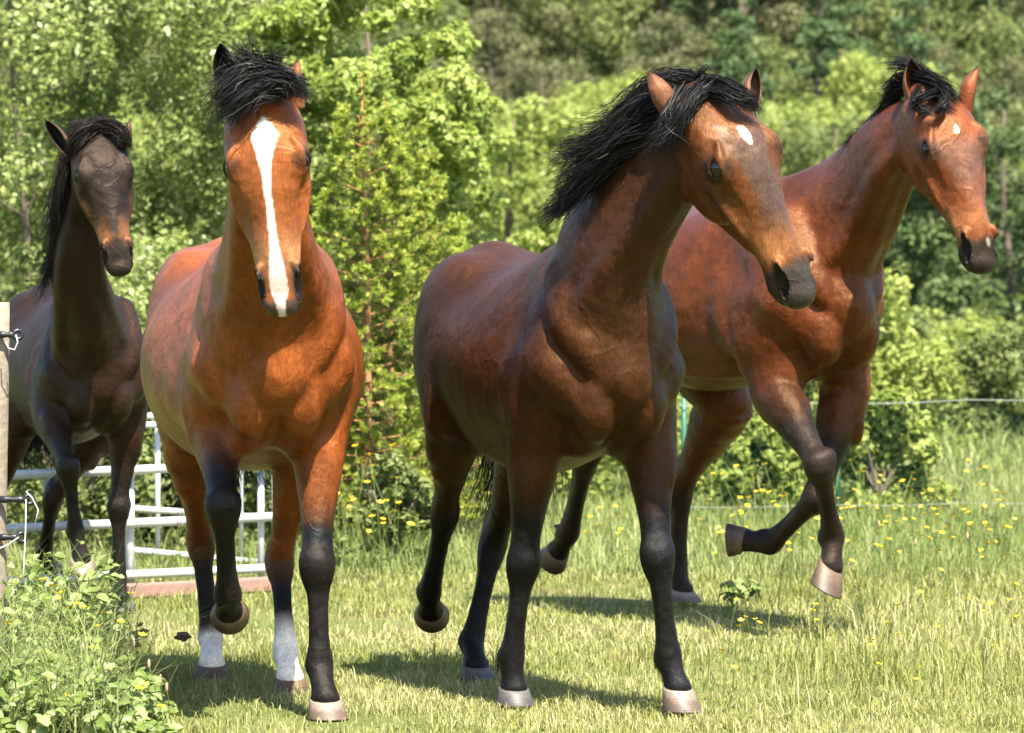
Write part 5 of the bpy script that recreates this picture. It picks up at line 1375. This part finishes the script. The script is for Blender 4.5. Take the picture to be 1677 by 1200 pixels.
# ------------------------------------------------------------------ grass, weeds and flowers
def blades(P, hgt, wid, bend, r, lean=None):
    n = len(P); a = r.random(n) * 6.283; d = np.stack([np.cos(a), np.sin(a), np.zeros(n)], 1); s = np.stack([-np.sin(a + r.normal(size=n) * .5), np.cos(a), np.zeros(n)], 1)
    h = hgt[:, None]; w = wid[:, None]; b = bend[:, None]
    up = np.array([0, 0, 1.0])
    m = P + up * h * .55 + d * h * b * .30; t = P + up * h * (1 - .35 * b) + d * h * b * .95
    V = np.stack([P - s * w, P + s * w, m + s * w * .75, m - s * w * .75, t], 1).reshape(-1, 3)
    i = np.arange(n) * 5
    return V, np.stack([i, i + 1, i + 2, i + 3], 1), np.stack([i + 3, i + 2, i + 4], 1)
def field(name, label, n, dr, ur, hr, wr, seed, mat, kind='stuff', patch=None, dens=None, dry=0.0):
    r = np.random.default_rng(seed); d = np.sqrt(r.random(n) * (dr[1] ** 2 - dr[0] ** 2) + dr[0] ** 2); u = ur[0] + (ur[1] - ur[0]) * r.random(n)
    x = (u - 838.5) * d / F_PX; keep = np.ones(n, bool)
    if dens is not None: keep = r.random(n) < dens(x, d, u)
    x, d, u = x[keep], d[keep], u[keep]; n = len(x)
    cl = vnoise(x, d, 9.0, seed + 1) * .5 + .5; pt = np.clip(vnoise(x, d, 1.7, seed + 2) * .5 + .5, 0, 1)
    h = (hr[0] + (hr[1] - hr[0]) * r.random(n) ** 1.6) * (.65 + .7 * np.clip(cl, 0, 1)); w = wr * (.6 + .8 * r.random(n))
    P = np.stack([x, d, ground_z(x, d) - .004], 1)
    V, q, t = blades(P, h, w, .25 + .85 * r.random(n), r)
    U = np.clip(.12 + .42 * r.random(n) + .40 * pt + dry + (r.random(n) < .16) * .45, 0, 1)
    o = link(name, new_mesh(name, V, [q, t], mat, smooth=True, uni=np.repeat(U, 5))); tag(o, label, 'grass', kind=kind); return o
bare = lambda x, d, u: np.clip(1.25 - 1.1 * np.clip(vnoise(x, d, 1.9, 9), 0, 1) - .5 * np.exp(-((u - 620) / 140) ** 2 - ((d - 16.2) / 1.2) ** 2), .15, 1)
field('grass', 'short sunlit meadow grass under the horses', 125000, (11.7, 14.6), (-420, 2100), (.014, .055), .0019, 91, LEAF['grass'], dens=bare)
field('grass', 'short sunlit meadow grass behind the front hooves', 76000, (14.6, 20), (-350, 2050), (.020, .070), .0026, 92, LEAF['grass'], dens=bare)
field('grass', 'longer grass in front of the fence and the bushes', 48000, (19.5, 30), (-300, 2000), (.05, .19), .0036, 93, LEAF['rye'])
field('dry_grass', 'flattened pale dry grass blades on the trodden patch', 26000, (11.8, 18.5), (-300, 1500), (.010, .022), .0014, 97, LEAF['rye'], dry=.45)
field('grass', 'knee-high grass beyond the wire fence', 30000, (30, 52), (500, 2000), (.12, .36), .008, 94, LEAF['rye'])
field('grass', 'taller flowering grass at the right of the meadow', 22000, (12.4, 20), (1150, 2050), (.05, .20), .0022, 95, LEAF['grass'], dens=lambda x, d, u: sstep(u, 1120, 1500) * np.clip(.35 + .6 * vnoise(x, d, 2.2, 4), .08, 1) * sstep(d, 12.4, 14.5))
field('grass', 'tall thin grass blades among the weeds at the left edge', 14000, (11.7, 15.0), (-400, 240), (.14, .52), .0024, 96, LEAF['rye'], dens=lambda x, d, u: 1 - sstep(u, 60, 240))

# leafy weeds, lower left
LEAFM = []
for lv in (.15, .4, .6, .85):
    prof = [(-.5, .02), (-.2, .30), (.12, .34), (.38, .18), (.56, .0)]; V_ = []
    for (a_, b_) in prof: V_ += [(a_, b_, .10 - abs(a_) * .35), (a_, 0, -abs(a_) * .35), (a_, -b_, .10 - abs(a_) * .35)]
    LEAFM.append(new_mesh('leaf', V_, np.array([(k * 3 + j, k * 3 + j + 1, k * 3 + 4 + j, k * 3 + 3 + j) for k in range(4) for j in range(2)]), LEAF['weed'], uni=np.full(15, lv)))
def weeds(label, spots, seed, leaf=.042, hmax=.30, mat='weed', name='weed_plant', n_leaf=46):
    r = np.random.default_rng(seed); grp = 'leafy weeds at the foot of the post'
    for (u, d, hh) in spots:
        x = (u - 838.5) * d / F_PX
        lab = label
        if name == 'weed_plant':
            lab = ('tall' if hh > .40 else 'low' if hh < .24 else 'knee-high') + ' leafy pale green weed ' + ('in the bottom left corner' if d < 12.0 and u < 90 else 'at the bottom edge' if d < 12.0 else 'in front of the wooden post' if u < 70 else 'right of the wooden post' if u < 150 else 'at the right end of the weeds') + (', nearest the camera' if d < 12.3 else ', behind the front weeds' if d < 13 else ', by the gate')
        t = empty(name, (x, d, float(ground_z(x, d))), lab, 'weed', grp)
        st, P, Nn = [], [], []
        for k_ in range(7):
            a = r.random() * 6.28; ln = hh * (.6 + .5 * r.random()); q = np.linspace(0, 1, 6)[:, None]
            c = np.array([math.cos(a) * .45, math.sin(a) * .45, 1]) * ln * q + np.array([0, 0, -.25]) * ln * q ** 3
            st.append(tube(c, .0022 * (1 - .6 * q[:, 0]), 4))
            m = int(n_leaf / 7 * (.7 + .6 * r.random()))
            for _ in range(m):
                w = .25 + .78 * r.random(); i = min(int(w * 5), 4); f = w * 5 - i if w < 1 else 0; cc = c[min(i, 5)] * (1 - f) + c[min(i + 1, 5)] * f
                b = r.random() * 6.28; P.append(cc + np.array([math.cos(b), math.sin(b), .2]) * .022); Nn.append((math.cos(b) * .35, math.sin(b) * .35 - .25, .8))
        P = np.array(P); Nn = np.array(Nn) + r.normal(size=(len(P), 3)) * .25; Nn /= np.linalg.norm(Nn, axis=1)[:, None]
        n = len(P); tt = np.stack([P[:, 0], P[:, 1], P[:, 2] * .2], 1) + r.normal(size=(n, 3)) * .05; tt -= Nn * (tt * Nn).sum(1)[:, None]; tt /= np.linalg.norm(tt, axis=1)[:, None]; bb = np.cross(Nn, tt)
        s = leaf * (.5 + .8 * r.random((n, 1)))
        prof = [(-.5, .02), (-.2, .30), (.12, .34), (.38, .18), (.56, .0)]
        V = []
        for (a_, b_) in prof:
            V += [P + tt * s * a_ + bb * s * b_ + Nn * s * (.10 - abs(a_) * .35), P + tt * s * a_ - Nn * s * abs(a_) * .35, P + tt * s * a_ - bb * s * b_ + Nn * s * (.10 - abs(a_) * .35)]
        V = np.stack(V, 1).reshape(-1, 3); F = []
        base = np.arange(n)[:, None] * 15
        for k_ in range(4):
            for j in range(2): F.append(base + np.array([k_ * 3 + j, k_ * 3 + j + 1, k_ * 3 + 4 + j, k_ * 3 + 3 + j]))
        F = np.concatenate(F); U = np.repeat(np.clip(r.random(n) * .8 + .1, 0, 1), 15)
        if d < 12.15 and name == 'weed_plant':
            for i in range(n):
                o = link('leaf', LEAFM[i % 4], t); M_ = Matrix([[*(a)] for a in zip(tt[i], bb[i], Nn[i])]).to_4x4(); M_.translation = Vector(P[i])
                o.matrix_basis = M_ @ Matrix.Diagonal((float(s[i, 0]),) * 3 + (1.0,))
        else: tag(link('leaves', new_mesh('leaves', V, F, LEAF[mat], uni=U), t), kind='stuff')
        bv, bf = join(st); link('stem', new_mesh('stem', bv, bf, LEAF[mat]), t)
rs = np.random.default_rng(55)
sp = []
for i in range(64):
    d = 11.6 + 1.3 * rs.random() ** 1.0; u = -60 + 330 * rs.random() ** 1.1
    sp.append((u, d, (.22 + .18 * rs.random()) * (1 - .55 * sstep(np.float64(u), 110, 290))))
for i in range(34):
    u = -40 + 230 * rs.random(); sp.append((u, 13.0 + 1.4 * rs.random(), (.36 + .28 * rs.random()) * (1 - .4 * sstep(np.float64(u), 60, 190))))
weeds('leafy pale green weed at the foot of the wooden post', sp, 56)

# buttercups: one mesh shared by all
PETAL = plain('buttercup_petal', (.62, .42, .008), .4, noise=.1)
def flower_mesh(h, rr, seed):
    r = np.random.default_rng(seed); q = np.linspace(0, 1, 5)[:, None]; a = r.random() * 6.28
    st = tube(np.array([math.cos(a) * .12, math.sin(a) * .12, 1]) * h * q ** np.array([1.6, 1.6, 1]), .0014, 4)
    top = st[0][-1]; V = [top]; F = []
    nv = len(st[0]); P = []
    for k_ in range(5):
        t = k_ * 1.2566; d = np.array([math.cos(t), math.sin(t), 0]); s = np.array([-math.sin(t), math.cos(t), 0])
        P += [top + d * rr * .1, top + d * rr * .62 + s * rr * .50 + np.array([0, 0, rr * .30]), top + d * rr + np.array([0, 0, rr * .50]), top + d * rr * .62 - s * rr * .50 + np.array([0, 0, rr * .30])]
    nq = len(st[1]); nc = len(st[2])
    V = np.concatenate([st[0], np.array(P)]); FQ = np.concatenate([st[1], nv + np.arange(20).reshape(5, 4)])
    me = new_mesh('buttercup', V, [FQ, st[2]], LEAF['weed'], uni=np.full(len(V), .4)); me.materials.append(PETAL)
    mi = np.zeros(nq + 5 + nc, dtype=np.int32); mi[nq:nq + 5] = 1; me.polygons.foreach_set('material_index', mi)
    return me
FL = [flower_mesh(h, rr, i) for i, (h, rr) in enumerate([(.16, .0135), (.22, .0125), (.28, .0135), (.34, .012), (.12, .012), (.40, .0135)])]
def flowers(n, ur, dr, which, label, group, seed, sc=1.0):
    r = np.random.default_rng(seed)
    for i in range(n):
        u = ur[0] + (ur[1] - ur[0]) * r.random(); d = dr[0] + (dr[1] - dr[0]) * r.random(); x = (u - 838.5) * d / F_PX
        o = link('buttercup', FL[which[int(r.random() * len(which))]]); o.location = (x, d, float(ground_z(x, d)))
        o.rotation_euler = (r.normal() * .15 - .25, r.normal() * .15, r.random() * 6.28); s = sc * (.8 + .4 * r.random()); o.scale = (s, s, s)
        tag(o, label, 'flower', group)
flowers(230, (1150, 1700), (17.0, 22.8), [1, 2, 3], 'yellow buttercup in the far meadow behind the raised hooves', 'buttercups at the back of the meadow', 101, 1.15)
flowers(46, (1130, 1690), (13.4, 17.2), [0, 1, 4], 'yellow buttercup in the grass at the right of the meadow', 'buttercups at the right of the meadow', 102)
flowers(60, (548, 700), (19.0, 21.5), [1, 2, 3, 5], 'yellow flower between the blazed horse and the dark bay', 'yellow flowers between the two front horses', 103, 1.3)
flowers(26, (900, 1180), (18.5, 22.0), [0, 1, 2], 'yellow buttercup behind the legs of the front dark bay horse', 'buttercups behind the front dark bay horse', 104, 1.2)
flowers(26, (20, 200), (12.6, 14.2), [1, 2, 3], 'yellow buttercup among the weeds by the wooden post', 'buttercups by the wooden post', 105, 1.15)
flowers(7, (0, 250), (11.9, 12.4), [0, 1], 'yellow buttercup in the weeds at the bottom left corner', 'buttercups in the bottom left corner', 106, 1.1)
# thin-headed grasses: plantain stalks
SEED = plain('seed_head', (.32, .22, .14), .9, noise=.4, scale=80)
for i, (u, v, d) in enumerate([(218, 1055, 12.6), (243, 1090, 12.4), (262, 1115, 12.4), (272, 1128, 12.4), (135, 1062, 12.6), (172, 1100, 12.4), (1440, 860, 17), (1500, 890, 17), (1295, 850, 18), (1585, 880, 16)]):
    tp = at(u, v, d); bx = tp + np.array([.03 * math.sin(i * 2), .02, 0]); bx[2] = float(ground_z(bx[0], bx[1]))
    t = empty('plantain_stalk', bx, 'thin plantain stalk with a brown seed head, ' + ['left of the pair by the weeds', 'tallest of those right of the weeds', 'beside the tallest right of the weeds', 'rightmost by the weeds', 'lowest among the weeds', 'above the bottom weeds', 'in the far meadow near the raised hoof', 'in the far meadow centre', 'left of the raised hoof', 'near the right edge'][i], 'plant', 'seeding plantain stalks in the meadow')
    q = np.linspace(0, 1, 6)[:, None]; ln = (tp - bx) * q + np.sin(q * 3.14) * np.array([.012, 0, 0])
    v_, q_, c_ = tube(ln, .0013, 4); link('stem', new_mesh('stem', v_, [q_, c_], LEAF['weed']), t)
    v_, q_, c_ = tube(np.array([ln[-1] + np.array([0, 0, z]) for z in (-.012, -.006, .004, .014, .019)]), np.array([.001, .0045, .005, .004, .001]), 8); link('seed_head', new_mesh('seed_head', v_, [q_, c_], SEED), t)
# fallen leaf-like broad weeds on the right
weeds('low broad-leaved weed growing in the grass at the right', [(1200, 17.6, .16), (1225, 17.9, .14)], 57, .05, name='broad_weed')
print('tris', sum(len(o.data.polygons) * 2 for o in scene.objects if o.type == 'MESH'), 'objs', len(scene.objects))
